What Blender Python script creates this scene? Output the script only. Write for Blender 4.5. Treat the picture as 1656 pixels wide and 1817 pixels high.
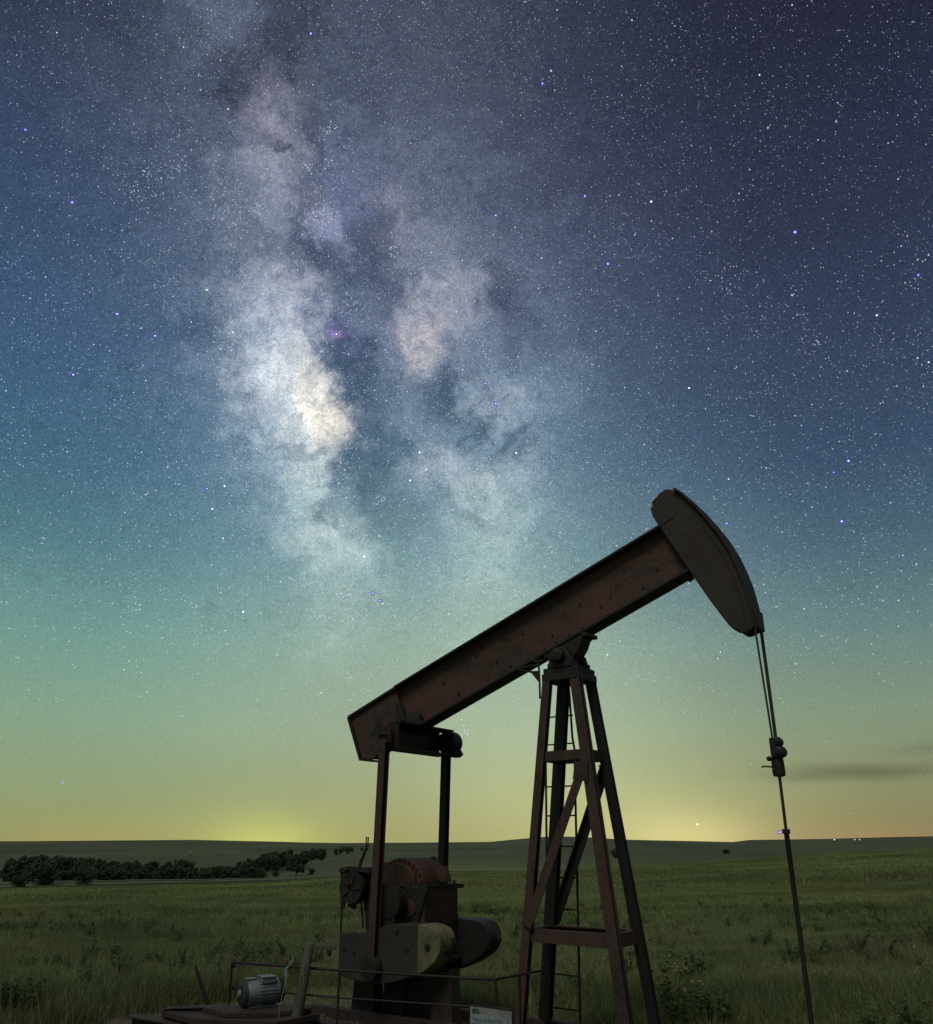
"""A pumpjack on the prairie under the summer night sky."""
import bpy, bmesh, math, random
import numpy as np
from mathutils import Vector, Matrix, Euler
from math import radians as R, sin, cos, pi

random.seed(7)
# night-sky tables: elevation (degrees) -> colour for the left, middle and right of the view
SKYL = [(0.1, (150, 148, 98)), (1.3, (146, 152, 104)), (3.5, (140, 156, 118)), (7.7, (128, 158, 134)), (12.8, (106, 146, 140)), (17.9, (80, 120, 130)), (23.0, (65, 102, 125)), (29.8, (58, 86, 115)), (36.2, (52, 72, 100)), (42.2, (48, 62, 88)), (47.7, (42, 50, 70)), (75, (34, 40, 56))]
SKYC = [(0.4, (160, 156, 104)), (3.2, (160, 166, 122)), (6.8, (158, 174, 144)), (12.3, (145, 170, 152)), (18.1, (112, 145, 148)), (25.9, (78, 106, 128)), (33.5, (66, 80, 108)), (40.7, (55, 62, 88)), (47.3, (46, 50, 72)), (53.3, (43, 47, 67)), (75, (34, 36, 52))]
SKYR = [(0.2, (140, 125, 90)), (1.3, (135, 130, 90)), (3.5, (135, 140, 105)), (7.7, (125, 145, 122)), (12.8, (100, 128, 128)), (17.9, (75, 102, 118)), (23.1, (60, 80, 105)), (29.8, (54, 67, 92)), (36.3, (47, 55, 78)), (42.3, (42, 48, 68)), (47.7, (37, 41, 58)), (75, (30, 32, 44))]
# (azimuth, elevation, half-widths in radians, tilt, colour or strength)
# small clusters: azimuth, elevation, count, spread (radians), brightness
CLUSTERS = [(-6.41, 22.31, 26, 0.0038, 1.0), (-10.91, 20.16, 34, 0.00489, 1.0), (-13.8, 43.35, 24, 0.0038, 1.0), (-12.2, 45.72, 24, 0.0038, 1.0), (-6.1, 39.06, 26, 0.00489, 1.0), (-9.64, 34.94, 50, 0.00869, 1.0), (-20.11, 40.11, 60, 0.01195, 1.0), (-26.57, 39.91, 60, 0.01629, 1.0), (-12.37, 40.54, 110, 0.01412, 1.0), (-17.37, 40.47, 22, 0.0038, 1.0), (20.76, 35.31, 40, 0.01521, 1.0), (25.86, 30.04, 30, 0.01086, 1.0), (-7.19, 9.07, 20, 0.01358, 1.0), (0.0, 6.76, 24, 0.00489, 1.0), (-11.26, 43.53, 60, 0.01901, 1.0), (-24.35, 41.43, 50, 0.01195, 1.0)]
GLOWS = [(-8.52, 33.18, 0.21758, 0.43517, -12, (0.038, 0.05, 0.066)),
 (-14.43, 32.63, 0.08121, 0.23388, -14, (0.055, 0.062, 0.07)),
 (1.0, 32.72, 0.0866, 0.25314, -8, (0.034, 0.042, 0.046)),
 (-22.43, 49.96, 0.03401, 0.03118, -35, (0.05, 0.06, 0.085)),
 (-17.22, 45.86, 0.02697, 0.03956, -10, (0.115, 0.102, 0.12)),
 (-16.92, 42.62, 0.02762, 0.03805, -5, (0.085, 0.08, 0.09)),
 (-17.07, 38.45, 0.03141, 0.04397, 0, (0.062, 0.062, 0.066)),
 (-16.4, 35.58, 0.03509, 0.0319, -10, (0.085, 0.088, 0.095)),
 (-14.02, 35.6, 0.02574, 0.02896, -20, (0.1, 0.092, 0.088)),
 (-14.23, 33.57, 0.02333, 0.03111, -10, (0.16, 0.155, 0.145)),
 (-16.87, 31.59, 0.03099, 0.03873, 0, (0.09, 0.11, 0.12)),
 (-14.72, 29.45, 0.03011, 0.0432, -10, (0.3, 0.29, 0.255)),
 (-12.47, 30.43, 0.01711, 0.02764, -20, (0.24, 0.215, 0.165)),
 (-11.33, 28.65, 0.02254, 0.02917, -25, (0.33, 0.28, 0.2)),
 (-10.19, 27.22, 0.02267, 0.02801, -25, (0.34, 0.28, 0.18)),
 (-9.02, 26.15, 0.01474, 0.02277, -15, (0.24, 0.19, 0.13)),
 (-12.1, 26.31, 0.02258, 0.02656, -10, (0.22, 0.21, 0.165)),
 (-14.75, 25.87, 0.03292, 0.04608, -5, (0.1, 0.12, 0.115)),
 (-10.96, 23.99, 0.02805, 0.02805, -10, (0.18, 0.175, 0.135)),
 (-12.35, 22.09, 0.03194, 0.03327, -5, (0.1, 0.12, 0.1)),
 (-10.58, 20.1, 0.02674, 0.02273, -10, (0.18, 0.18, 0.145)),
 (-8.82, 18.96, 0.02416, 0.02684, -20, (0.1, 0.1, 0.078)),
 (-9.33, 16.33, 0.04008, 0.0501, 0, (0.055, 0.062, 0.048)),
 (-8.95, 13.31, 0.03985, 0.0465, 0, (0.03, 0.035, 0.026)),
 (-13.28, 41.02, 0.01004, 0.01632, -38, (0.13, 0.13, 0.19)),
 (-11.86, 40.15, 0.01014, 0.01647, -38, (0.13, 0.13, 0.2)),
 (-10.71, 42.92, 0.02498, 0.03123, 0, (0.015, 0.018, 0.05)),
 (-10.92, 35.19, 0.02603, 0.05205, -10, (0.01, 0.012, 0.04)),
 (-5.86, 40.71, 0.02301, 0.0294, -10, (0.085, 0.07, 0.07)),
 (-2.33, 38.7, 0.03567, 0.03567, 0, (0.045, 0.048, 0.05)),
 (-6.38, 43.91, 0.03753, 0.0344, 0, (0.018, 0.018, 0.028)),
 (-3.01, 35.21, 0.03428, 0.03032, -8, (0.155, 0.13, 0.115)),
 (-4.09, 33.14, 0.01992, 0.02257, -15, (0.18, 0.145, 0.105)),
 (-2.52, 31.95, 0.02002, 0.02002, -20, (0.12, 0.1, 0.08)),
 (0.32, 34.95, 0.02643, 0.02973, 0, (0.06, 0.058, 0.058)),
 (1.76, 28.85, 0.02424, 0.02558, 0, (0.11, 0.118, 0.115)),
 (-4.51, 28.29, 0.02354, 0.03027, 0, (0.045, 0.048, 0.045)),
 (-1.83, 24.37, 0.04474, 0.02033, 6, (0.12, 0.112, 0.095)),
 (2.21, 23.71, 0.04068, 0.03254, 0, (0.085, 0.09, 0.078)),
 (1.53, 20.22, 0.04342, 0.04885, 0, (0.085, 0.092, 0.07)),
 (2.1, 16.15, 0.05065, 0.05741, 0, (0.055, 0.06, 0.045)),
 (2.43, 12.32, 0.05355, 0.05355, 0, (0.03, 0.034, 0.024)),
 (5.83, 29.57, 0.04687, 0.08704, -5, (0.024, 0.032, 0.036))]
LANES = [(-13.37, 39.04, 0.02157, 0.03046, 0, 1.1),
 (-10.84, 37.36, 0.01934, 0.029, 0, 0.9),
 (-10.29, 33.05, 0.02234, 0.03613, -15, 1.1),
 (-8.32, 30.2, 0.02263, 0.03994, -22, 1.7),
 (-6.73, 26.47, 0.02152, 0.03027, -10, 1.5),
 (-7.3, 23.36, 0.02696, 0.03033, -10, 1.7),
 (-5.31, 20.73, 0.03381, 0.02705, -20, 0.9),
 (-14.44, 42.0, 0.01119, 0.01865, 0, 0.7),
 (-8.46, 38.98, 0.02249, 0.04499, 0, 0.8),
 (-6.46, 36.97, 0.01629, 0.03909, 0, 0.7),
 (-1.15, 29.5, 0.02421, 0.02421, 0, 1.9),
 (0.74, 27.4, 0.02026, 0.00946, -55, 1.5),
 (2.89, 26.02, 0.02299, 0.00879, -58, 1.7),
 (4.28, 25.02, 0.01217, 0.00811, -40, 1.3),
 (2.41, 35.66, 0.01975, 0.02633, 0, 1.2),
 (4.65, 33.39, 0.02652, 0.0232, 0, 0.9),
 (-5.67, 29.96, 0.01673, 0.02676, 0, 0.7),
 (-20.6, 47.32, 0.03215, 0.02923, -20, 1.1),
 (-17.25, 50.3, 0.03466, 0.03466, 0, 0.8),
 (-16.96, 44.62, 0.01695, 0.00727, 0, 1.4),
 (-17.29, 37.82, 0.02833, 0.01574, 10, 0.8),
 (-21.09, 31.96, 0.02402, 0.01517, 0, 0.6),
 (0.08, 21.97, 0.02715, 0.0095, 20, 0.5),
 (-13.38, 44.94, 0.01101, 0.03057, 0, 0.6),
 (-10.28, 21.46, 0.02008, 0.00803, 0, 0.9),
 (-12.8, 24.84, 0.02787, 0.00863, 10, 0.7),
 (-11.38, 25.22, 0.01866, 0.00666, 0, 0.6),
 (-8.73, 22.9, 0.01478, 0.01344, 0, 0.7)]
DOMES = [(-10.45, 33.29, 0.00525, 0.00328, 0, (0.3, 0.17, 0.42)), (-10.68, 33.46, 0.01311, 0.00918, 0, (0.05, 0.02, 0.09)), (-12.72, -0.16, 0.05533, 0.02582, 0, (0.13, 0.15, 0.015)), (-12.71, -0.23, 0.11677, 0.04302, 0, (0.09, 0.1, 0.02)), (14.07, 0.1, 0.0735, 0.03063, 0, (0.24, 0.21, 0.08)), (11.52, 0.43, 0.16745, 0.07442, 0, (0.13, 0.125, 0.05)), (-23.15, -0.06, 0.06379, 0.0232, 0, (0.04, 0.015, -0.005)), (24.8, 0.03, 0.06303, 0.01604, 0, (0.05, 0.01, 0.0)), (6.41, 4.93, 0.18096, 0.12925, 0, (0.06, 0.07, 0.04))]
STARS = [(-20.64, 34.83, 0.00163, 0.00163, 0, (0.6, 1.0, 0.75)),
 (-10.45, 33.29, 0.00157, 0.00157, 0, (1.1, 0.9, 1.4)),
 (-26.57, 32.12, 0.00122, 0.00122, 0, (0.9, 0.9, 1.6)),
 (-23.8, 31.32, 0.00125, 0.00125, 0, (0.8, 0.8, 1.5)),
 (-28.62, 27.84, 0.00121, 0.00121, 0, (0.9, 0.9, 1.6)),
 (26.18, 37.25, 0.00133, 0.00133, 0, (1, 0.9, 1.8)),
 (11.75, 37.7, 0.00128, 0.00128, 0, (0.9, 0.8, 1.7)),
 (2.29, 29.07, 0.00135, 0.00135, 0, (0.9, 0.9, 1.7)),
 (1.52, 30.45, 0.00114, 0.00114, 0, (0.7, 0.7, 1.3)),
 (26.91, 22.73, 0.00135, 0.00135, 0, (1, 1, 1.8)),
 (25.84, 19.06, 0.00136, 0.00136, 0, (1, 1, 1.8)),
 (25.89, 22.18, 0.00105, 0.00105, 0, (0.7, 0.7, 1.3)),
 (-6.66, 15.94, 0.00128, 0.00128, 0, (0.9, 0.9, 1.6)),
 (-6.12, 15.46, 0.00121, 0.00121, 0, (0.8, 0.8, 1.5)),
 (-30.97, 37.77, 0.00116, 0.00116, 0, (0.8, 0.9, 1.5)),
 (14.6, 0.98, 0.0016, 0.0016, 0, (1.2, 1.1, 0.6)),
 (19.4, 0.51, 0.00119, 0.00119, 0, (1.1, 1.0, 1.4)),
 (-18.8, 22.14, 0.00117, 0.00117, 0, (0.8, 0.8, 1.5)),
 (33.45, 32.7, 0.00104, 0.00104, 0, (0.8, 0.8, 1.5)),
 (10.24, 42.02, 0.00113, 0.00113, 0, (0.8, 0.8, 1.5)),
 (2.53, 41.28, 0.00115, 0.00115, 0, (0.8, 0.8, 1.5)),
 (7.07, 48.73, 0.00108, 0.00108, 0, (1, 1, 1.5)),
 (19.04, 22.75, 0.00116, 0.00116, 0, (1, 1, 1.2)),
 (-34.98, 40.68, 0.001, 0.001, 0, (0.8, 0.8, 1.6)),
 (25.65, 46.46, 0.00115, 0.00115, 0, (0.9, 0.9, 1)),
 (-9.84, 9.2, 0.00131, 0.00131, 0, (0.7, 0.8, 0.7)),
 (0.08, 6.65, 0.00144, 0.00144, 0, (0.6, 0.7, 0.6)),
 (9.7, 11.71, 0.00132, 0.00132, 0, (0.9, 1, 0.9)),
 (-17.31, 19.0, 0.0013, 0.0013, 0, (0.6, 1, 0.9)),
 (18.55, 19.85, 0.00117, 0.00117, 0, (0.8, 0.8, 1.6)),
 (26.4, 9.55, 0.00108, 0.00108, 0, (0.6, 0.6, 0.6)),
 (21.69, 10.5, 0.00112, 0.00112, 0, (0.7, 0.7, 0.7))]
rng = np.random.default_rng(11)
scn = bpy.context.scene
for o in list(bpy.data.objects):
    bpy.data.objects.remove(o)
col = scn.collection

# ------------------------------------------------------------------ camera
PITCH = 21.64
EYE = 1.6
cam = bpy.data.cameras.new('camera')
cam.sensor_fit = 'HORIZONTAL'
cam.sensor_width = 36.0
cam.lens = 36.0 * 1473.0 / 1656.0
cam.clip_start = 0.05
cam.clip_end = 20000
camo = bpy.data.objects.new('camera', cam)
col.objects.link(camo)
camo.location = (0, 0, EYE)
camo.rotation_euler = (R(90 + PITCH), 0, 0)
scn.camera = camo

scn.view_settings.view_transform = 'Standard'
scn.view_settings.look = 'None'
scn.view_settings.exposure = 0.0
scn.view_settings.gamma = 1.0
scn.view_settings.use_curve_mapping = False
scn.cycles.max_bounces = 4
scn.cycles.diffuse_bounces = 2
scn.cycles.use_denoising = True

# ------------------------------------------------------------------ night sky (world)
def lin(c):
    return tuple(((x / 255) / 12.92 if x <= 10 else ((x / 255 + .055) / 1.055) ** 2.4) for x in c)

world = bpy.data.worlds.new('World')
scn.world = world
world.use_nodes = True
wt = world.node_tree
wt.nodes.clear()

class NT:
    def __init__(s, t): s.t = t
    def n(s, typ, **kw):
        x = s.t.nodes.new(typ)
        for k, v in kw.items(): setattr(x, k, v)
        return x
    def put(s, sock, v):
        if isinstance(v, bpy.types.NodeSocket): s.t.links.new(v, sock)
        else: sock.default_value = v
    def m(s, op, a, b=None, c=None, clamp=False):
        x = s.n('ShaderNodeMath', operation=op, use_clamp=clamp)
        s.put(x.inputs[0], a)
        if b is not None: s.put(x.inputs[1], b)
        if c is not None: s.put(x.inputs[2], c)
        return x.outputs[0]
    def v(s, op, a, b=None, c=None):
        x = s.n('ShaderNodeVectorMath', operation=op)
        s.put(x.inputs[0], a)
        if b is not None: s.put(x.inputs[3 if op == 'SCALE' else 1], b)
        if c is not None: s.put(x.inputs[2], c)
        return x.outputs['Value'] if op in ('DOT_PRODUCT', 'LENGTH', 'DISTANCE') else x.outputs['Vector']
    def ramp(s, f, stops, mode='LINEAR'):
        x = s.n('ShaderNodeValToRGB')
        r = x.color_ramp
        r.interpolation = mode
        while len(r.elements) > 1: r.elements.remove(r.elements[-1])
        r.elements[0].position = stops[0][0]; r.elements[0].color = (*stops[0][1], 1)
        for p, c in stops[1:]:
            e = r.elements.new(p); e.color = (*c, 1)
        s.put(x.inputs[0], f)
        return x.outputs[0]
    def noise(s, vec, scale, detail=4, rough=.55, dist=0., out=0):
        x = s.n('ShaderNodeTexNoise')
        s.put(x.inputs['Vector'], vec); x.inputs['Scale'].default_value = scale
        x.inputs['Detail'].default_value = detail; x.inputs['Roughness'].default_value = rough
        x.inputs['Distortion'].default_value = dist
        return x.outputs[out]
    def rng(s, v, a, b, c, d, smooth=False):
        x = s.n('ShaderNodeMapRange', interpolation_type='SMOOTHSTEP' if smooth else 'LINEAR')
        for i, k in enumerate((v, a, b, c, d)): s.put(x.inputs[i], k)
        return x.outputs[0]
    def mix(s, f, a, b):
        x = s.n('ShaderNodeMix', data_type='RGBA')
        s.put(x.inputs[0], f)
        s.put(x.inputs[6], a if isinstance(a, bpy.types.NodeSocket) else (*a, 1))
        s.put(x.inputs[7], b if isinstance(b, bpy.types.NodeSocket) else (*b, 1))
        return x.outputs[2]

W = NT(wt)
dirn = W.n('ShaderNodeTexCoord').outputs['Generated']
dirn = W.v('NORMALIZE', dirn)
sx = W.n('ShaderNodeSeparateXYZ'); wt.links.new(dirn, sx.inputs[0])
DX, DY, DZ = sx.outputs
el = W.m('MULTIPLY', W.m('ARCSINE', DZ), 180 / pi)
az = W.m('MULTIPLY', W.m('ARCTAN2', DX, DY), 180 / pi)
elf = W.m('DIVIDE', W.m('MAXIMUM', el, 0.0), 90.0)

def elramp(st):
    return W.ramp(elf, [(max(e, 0) / 90, lin(c)) for e, c in st])
sky_l = elramp(SKYL)
sky_c = elramp(SKYC)
sky_r = elramp(SKYR)
t1 = W.rng(az, -27, 0, 0, 1, True)
t2 = W.rng(az, 0, 27, 0, 1, True)
base = W.mix(t2, W.mix(t1, sky_l, sky_c), sky_r)
# slow unevenness of the airglow
big = W.noise(dirn, 3.0, 3, .5)
base = W.v('SCALE', base, W.rng(big, .3, .7, .93, 1.07))

def frame(a, e, tilt=0):
    a, e = R(a), R(e)
    f = Vector((sin(a) * cos(e), cos(a) * cos(e), sin(e)))
    r = Vector((cos(a), -sin(a), 0))
    u = r.cross(f)
    t = R(tilt)
    uu = u * cos(t) + r * sin(t)
    rr = r * cos(t) - u * sin(t)
    return rr, uu

def blob(vec, a, e, s1, s2, tilt=0):
    """soft elliptical patch of sky centred on azimuth a, elevation e (its antipode lies under the ground)"""
    r, u = frame(a, e, tilt)
    x = W.v('DOT_PRODUCT', vec, r / s1)
    y = W.v('DOT_PRODUCT', vec, u / s2)
    return W.m('POWER', 0.3679, W.m('MULTIPLY_ADD', x, x, W.m('MULTIPLY', y, y)))

# break the soft shapes up with turbulence
w1 = W.v('SUBTRACT', W.noise(dirn, 9, 4, .6, 0, 1), (.5, .5, .5))
w2 = W.v('SUBTRACT', W.noise(dirn, 34, 5, .6, 0, 1), (.5, .5, .5))
wv = W.v('MULTIPLY_ADD', w1, (.10,) * 3, dirn)
wv = W.v('MULTIPLY_ADD', w2, (.11,) * 3, wv)
wd = W.v('MULTIPLY_ADD', w2, (.09,) * 3, W.v('MULTIPLY_ADD', w1, (.10,) * 3, dirn))

def after(vec, acc):
    # the same vector, but evaluated only once acc is known (keeps the node program's memory small)
    return W.v('MULTIPLY_ADD', acc, (1e-9,) * 3, vec)

mw = None
wv_ = wv
for i, (a, e, s1, s2, tl, c) in enumerate(GLOWS):
    if i % 4 == 3: wv_ = after(wv, mw)
    b = blob(wv_, a, e, s1 * 1.22, s2 * 1.2, tl)
    b = W.v('SCALE', c, b)
    mw = W.v('ADD', b, mw) if mw is not None else b
dk = None
wd_ = after(wd, mw)
for i, (a, e, s1, s2, tl, c) in enumerate(LANES):
    if i % 4 == 3:
        cv = W.n('ShaderNodeCombineXYZ'); W.put(cv.inputs[0], dk)
        wd_ = after(wd, cv.outputs[0])
    b = blob(wd_, a, e, s1, s2, tl)
    dk = W.m('MULTIPLY_ADD', b, c, dk if dk is not None else 0.0)
fil = W.noise(wv, 24, 8, .70, .3)
fil2 = W.noise(dirn, 60, 6, .65, .6)
dk = W.m('MULTIPLY', dk, W.rng(fil, .36, .64, .35, 1.8))
# thin dust threads through the bright parts
thread = W.rng(fil2, .50, .64, 0, .75)
dk = W.m('ADD', dk, W.m('MULTIPLY', thread, W.rng(fil, .42, .62, 0, 1)))
trans = W.m('POWER', 0.3679, dk)
mwf = W.m('MULTIPLY', trans, W.rng(fil, .34, .66, .66, 1.36))
mw = W.v('SCALE', mw, mwf)
mw = W.v('SCALE', mw, W.rng(el, 3, 19, 0.18, 1.15, True))
lane_dim = W.m('MAXIMUM', W.rng(trans, 0, 1, .80, 1.0), W.rng(el, 12, 24, 1, 0))
base = W.v('SCALE', base, lane_dim)

dome = None
for a, e, s1, s2, tl, c in DOMES:
    b = blob(dirn, a, e, s1, s2, tl)
    b = W.v('SCALE', c, b)
    dome = W.v('ADD', b, dome) if dome is not None else b

# two thin dark cloud streaks low on the right
cl = None
for a, e, s1, s2, c in ((24.5, 3.9, .085, .0080, .40), (29.0, 5.0, .045, .006, .20), (21, 3.6, .05, .004, .14)):
    wc = W.v('MULTIPLY_ADD', w1, (.03, .03, .012), dirn)
    b = blob(wc, a, e, s1, s2, 1.2)
    cl = W.m('MULTIPLY_ADD', b, c, cl if cl is not None else 0.0)

tot = W.v('ADD', base, mw)
# unresolved star dust: fine grain that follows the light of the sky
dust = W.noise(dirn, 420, 1, .6)
dust2 = W.noise(dirn, 900, 0, .5)
gr_ = W.m('ADD', W.rng(dust, .3, .7, -.16, .22), W.rng(dust2, .3, .7, -.10, .12))
gr_ = W.m('MULTIPLY', gr_, W.rng(el, 2, 26, .12, 1, True))
tot = W.v('SCALE', tot, W.m('ADD', gr_, 1.0))
tot = W.v('ADD', tot, dome)
tot = W.v('SCALE', tot, W.m('SUBTRACT', 1.0, cl))
# below the horizon: dark ground colour
tot = W.mix(W.rng(el, -2.2, -1.4, 0, 1), (.012, .014, .009), tot)
bg = W.n('ShaderNodeBackground'); wt.links.new(tot, bg.inputs[0]); bg.inputs[1].default_value = 1.0
wo = W.n('ShaderNodeOutputWorld'); wt.links.new(bg.outputs[0], wo.inputs[0])

# added sun lamp standing in for soft night light from behind the camera
sun = bpy.data.lights.new('sun', 'SUN')
sun.energy = 1.35
sun.angle = R(25)
sun.color = (1.0, .97, .90)
suno = bpy.data.objects.new('sun', sun); col.objects.link(suno)
suno.rotation_euler = (R(32), 0, R(-30))

# the stars: small distant glowing bodies, one mesh
def skydir(a, e):
    a, e = np.radians(a), np.radians(e)
    return np.stack([np.sin(a) * np.cos(e), np.cos(a) * np.cos(e), np.sin(e)], -1)

def smooth(x, a, b):
    t = np.clip((x - a) / (b - a), 0, 1); return t * t * (3 - 2 * t)

def milky(d):
    m = np.zeros(len(d)); k = np.zeros(len(d))
    for tab, acc in ((GLOWS, m), (LANES, k)):
        for a, e, s1, s2, tl, c in tab:
            r, u = frame(a, e, tl)
            x = d @ (np.array(r) / (s1 * 1.15)); y = d @ (np.array(u) / (s2 * 1.15))
            acc += np.exp(-x * x - y * y) * (sum(c) / 3 if isinstance(c, tuple) else c)
    return m * np.exp(-k)

def star_field(n, amin, amax, emin, emax, dep, s0, s1, p, gain):
    z = rng.uniform(sin(R(emin)), sin(R(emax)), n)
    a = rng.uniform(amin, amax, n); e = np.degrees(np.arcsin(z))
    d = skydir(a, e)
    # loose clumping plus the Milky Way's own crowding
    cl = np.sin(d[:, 0] * 31 + 3 * np.sin(d[:, 2] * 17)) * np.sin(d[:, 2] * 27 + 2.5 * np.sin(d[:, 0] * 23 + 1)) * .25 + .75
    m = milky(d)
    prob = np.clip(cl * (1 - dep + dep * m / .12), 0, 1) * (.05 + .95 * smooth(e, 0, 15))
    keep = rng.uniform(size=n) < prob
    d, e = d[keep], e[keep]
    k = rng.uniform(size=len(d)) ** p
    size = s0 + (s1 - s0) * k
    warm = rng.uniform(size=len(d))[:, None]
    c = np.array([.70, .93, 1.15]) * (1 - warm) + np.array([1.05, .97, 1.0]) * warm
    vio = rng.uniform(size=len(d))[:, None] < .12
    c = np.where(vio, c * np.array([.85, .75, 1.5]), c)
    c = c * (gain * (.45 + .9 * k) * (.4 + .6 * smooth(e, 0, 15)) * (1 - .30 * smooth(e, 30, 46)))[:, None]
    return d, size, c

FR = (-48, 48, 1.5, 72)
sets = [star_field(420000, *FR, .90, .00024, .00042, 2, .62),
        star_field(90000, *FR, .60, .00030, .00056, 3.0, .84),
        star_field(4600, *FR, .25, .00046, .00078, 2.8, .95),
        star_field(110, *FR, .1, .0008, .0012, 2.0, 1.3),
        star_field(9000, 48, 312, 1.5, 90, .2, .00050, .00110, 3, 1.1)]
nd = np.concatenate([s[0] for s in sets]); ns = np.concatenate([s[1] for s in sets]); nc = np.concatenate([s[2] for s in sets])
for a, e, s1, s2, tl, c in STARS:
    d = skydir(a, e)[None]
    nd = np.concatenate([nd, d]); ns = np.append(ns, min(s1 * .70, .0013)); nc = np.concatenate([nc, np.array([c]) * 1.15])
    if c[2] > 1.25:      # chromatic violet rim of the brightest blue stars
        nd = np.concatenate([nd, d * 1.004]); ns = np.append(ns, min(s1 * 1.75, .0026)); nc = np.concatenate([nc, np.array([(.11, .06, .48)])])

# small open clusters
for a, e, n_, sp_, br_ in CLUSTERS:
    q = rng.normal(size=(n_, 2)) * sp_
    d = skydir(a + np.degrees(q[:, 0]) / cos(R(e)), e + np.degrees(q[:, 1]))
    nd = np.concatenate([nd, d]); ns = np.append(ns, rng.uniform(.00032, .00062, n_)); nc = np.concatenate([nc, np.array([[.9, .95, 1.15]]) * rng.uniform(.5, 1.1, n_)[:, None] * br_])

def scatter(d, size, shape, faces, rad=9000.0):
    n, m = len(d), len(shape)
    v = (d * rad)[:, None, :] + shape[None] * (size * rad)[:, None, None]
    f = faces[None] + (np.arange(n) * m)[:, None, None]
    return v.reshape(-1, 3), f.reshape(-1, 3)

def build_stars():
    tet = np.array([(1, 1, 1), (1, -1, -1), (-1, 1, -1), (-1, -1, 1)], float) * .78
    tf = np.array([(0, 1, 2), (0, 2, 3), (0, 3, 1), (1, 3, 2)])
    bm = bmesh.new(); bmesh.ops.create_icosphere(bm, subdivisions=2, radius=1.0)
    ico = np.array([tuple(p.co) for p in bm.verts]); icf = np.array([[p.index for p in f.verts] for f in bm.faces]); bm.free()
    big = ns > .00078
    v1, f1 = scatter(nd[~big], ns[~big], tet, tf)
    v2, f2 = scatter(nd[big], ns[big], ico, icf)
    v = np.concatenate([v1, v2]); f = np.concatenate([f1, f2 + len(v1)])
    cv = np.concatenate([np.repeat(nc[~big], len(tet), 0), np.repeat(nc[big], len(ico), 0)])
    print('stars', len(nd), 'big', big.sum(), 'tris', len(f))
    me = bpy.data.meshes.new('stars')
    me.vertices.add(len(v)); me.vertices.foreach_set('co', v.ravel())
    me.loops.add(len(f) * 3); me.loops.foreach_set('vertex_index', f.ravel())
    me.polygons.add(len(f)); me.polygons.foreach_set('loop_start', np.arange(len(f)) * 3)
    at = me.attributes.new('glow', 'FLOAT_COLOR', 'POINT')
    at.data.foreach_set('color', np.concatenate([cv, np.ones((len(cv), 1))], 1).ravel())
    me.update(calc_edges=True)
    m = bpy.data.materials.new('starlight'); m.use_nodes = True
    t = m.node_tree; t.nodes.clear(); g = NT(t)
    ac = g.n('ShaderNodeAttribute', attribute_name='glow')
    em = g.n('ShaderNodeEmission'); g.put(em.inputs[0], ac.outputs['Color'])
    ou = g.n('ShaderNodeOutputMaterial'); t.links.new(em.outputs[0], ou.inputs[0])
    m.cycles.emission_sampling = 'NONE'
    me.materials.append(m)
    o = bpy.data.objects.new('stars', me); col.objects.link(o)
    o.location = (0, 0, EYE)
    o['label'] = 'thousands of small white and blue stars scattered over the night sky'
    o['category'] = 'stars'; o['kind'] = 'stuff'
build_stars()

# ------------------------------------------------------------------ helpers
def tag(o, label=None, cat=None, group=None, kind=None):
    if label: o['label'] = label
    if cat: o['category'] = cat
    if group: o['group'] = group
    if kind: o['kind'] = kind
    return o

def empty(name, loc=(0, 0, 0), rz=0, label=None, cat=None, group=None):
    o = bpy.data.objects.new(name, None); col.objects.link(o)
    o.location = loc; o.rotation_euler = (0, 0, rz); o.empty_display_size = .2
    return tag(o, label, cat, group)

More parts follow.
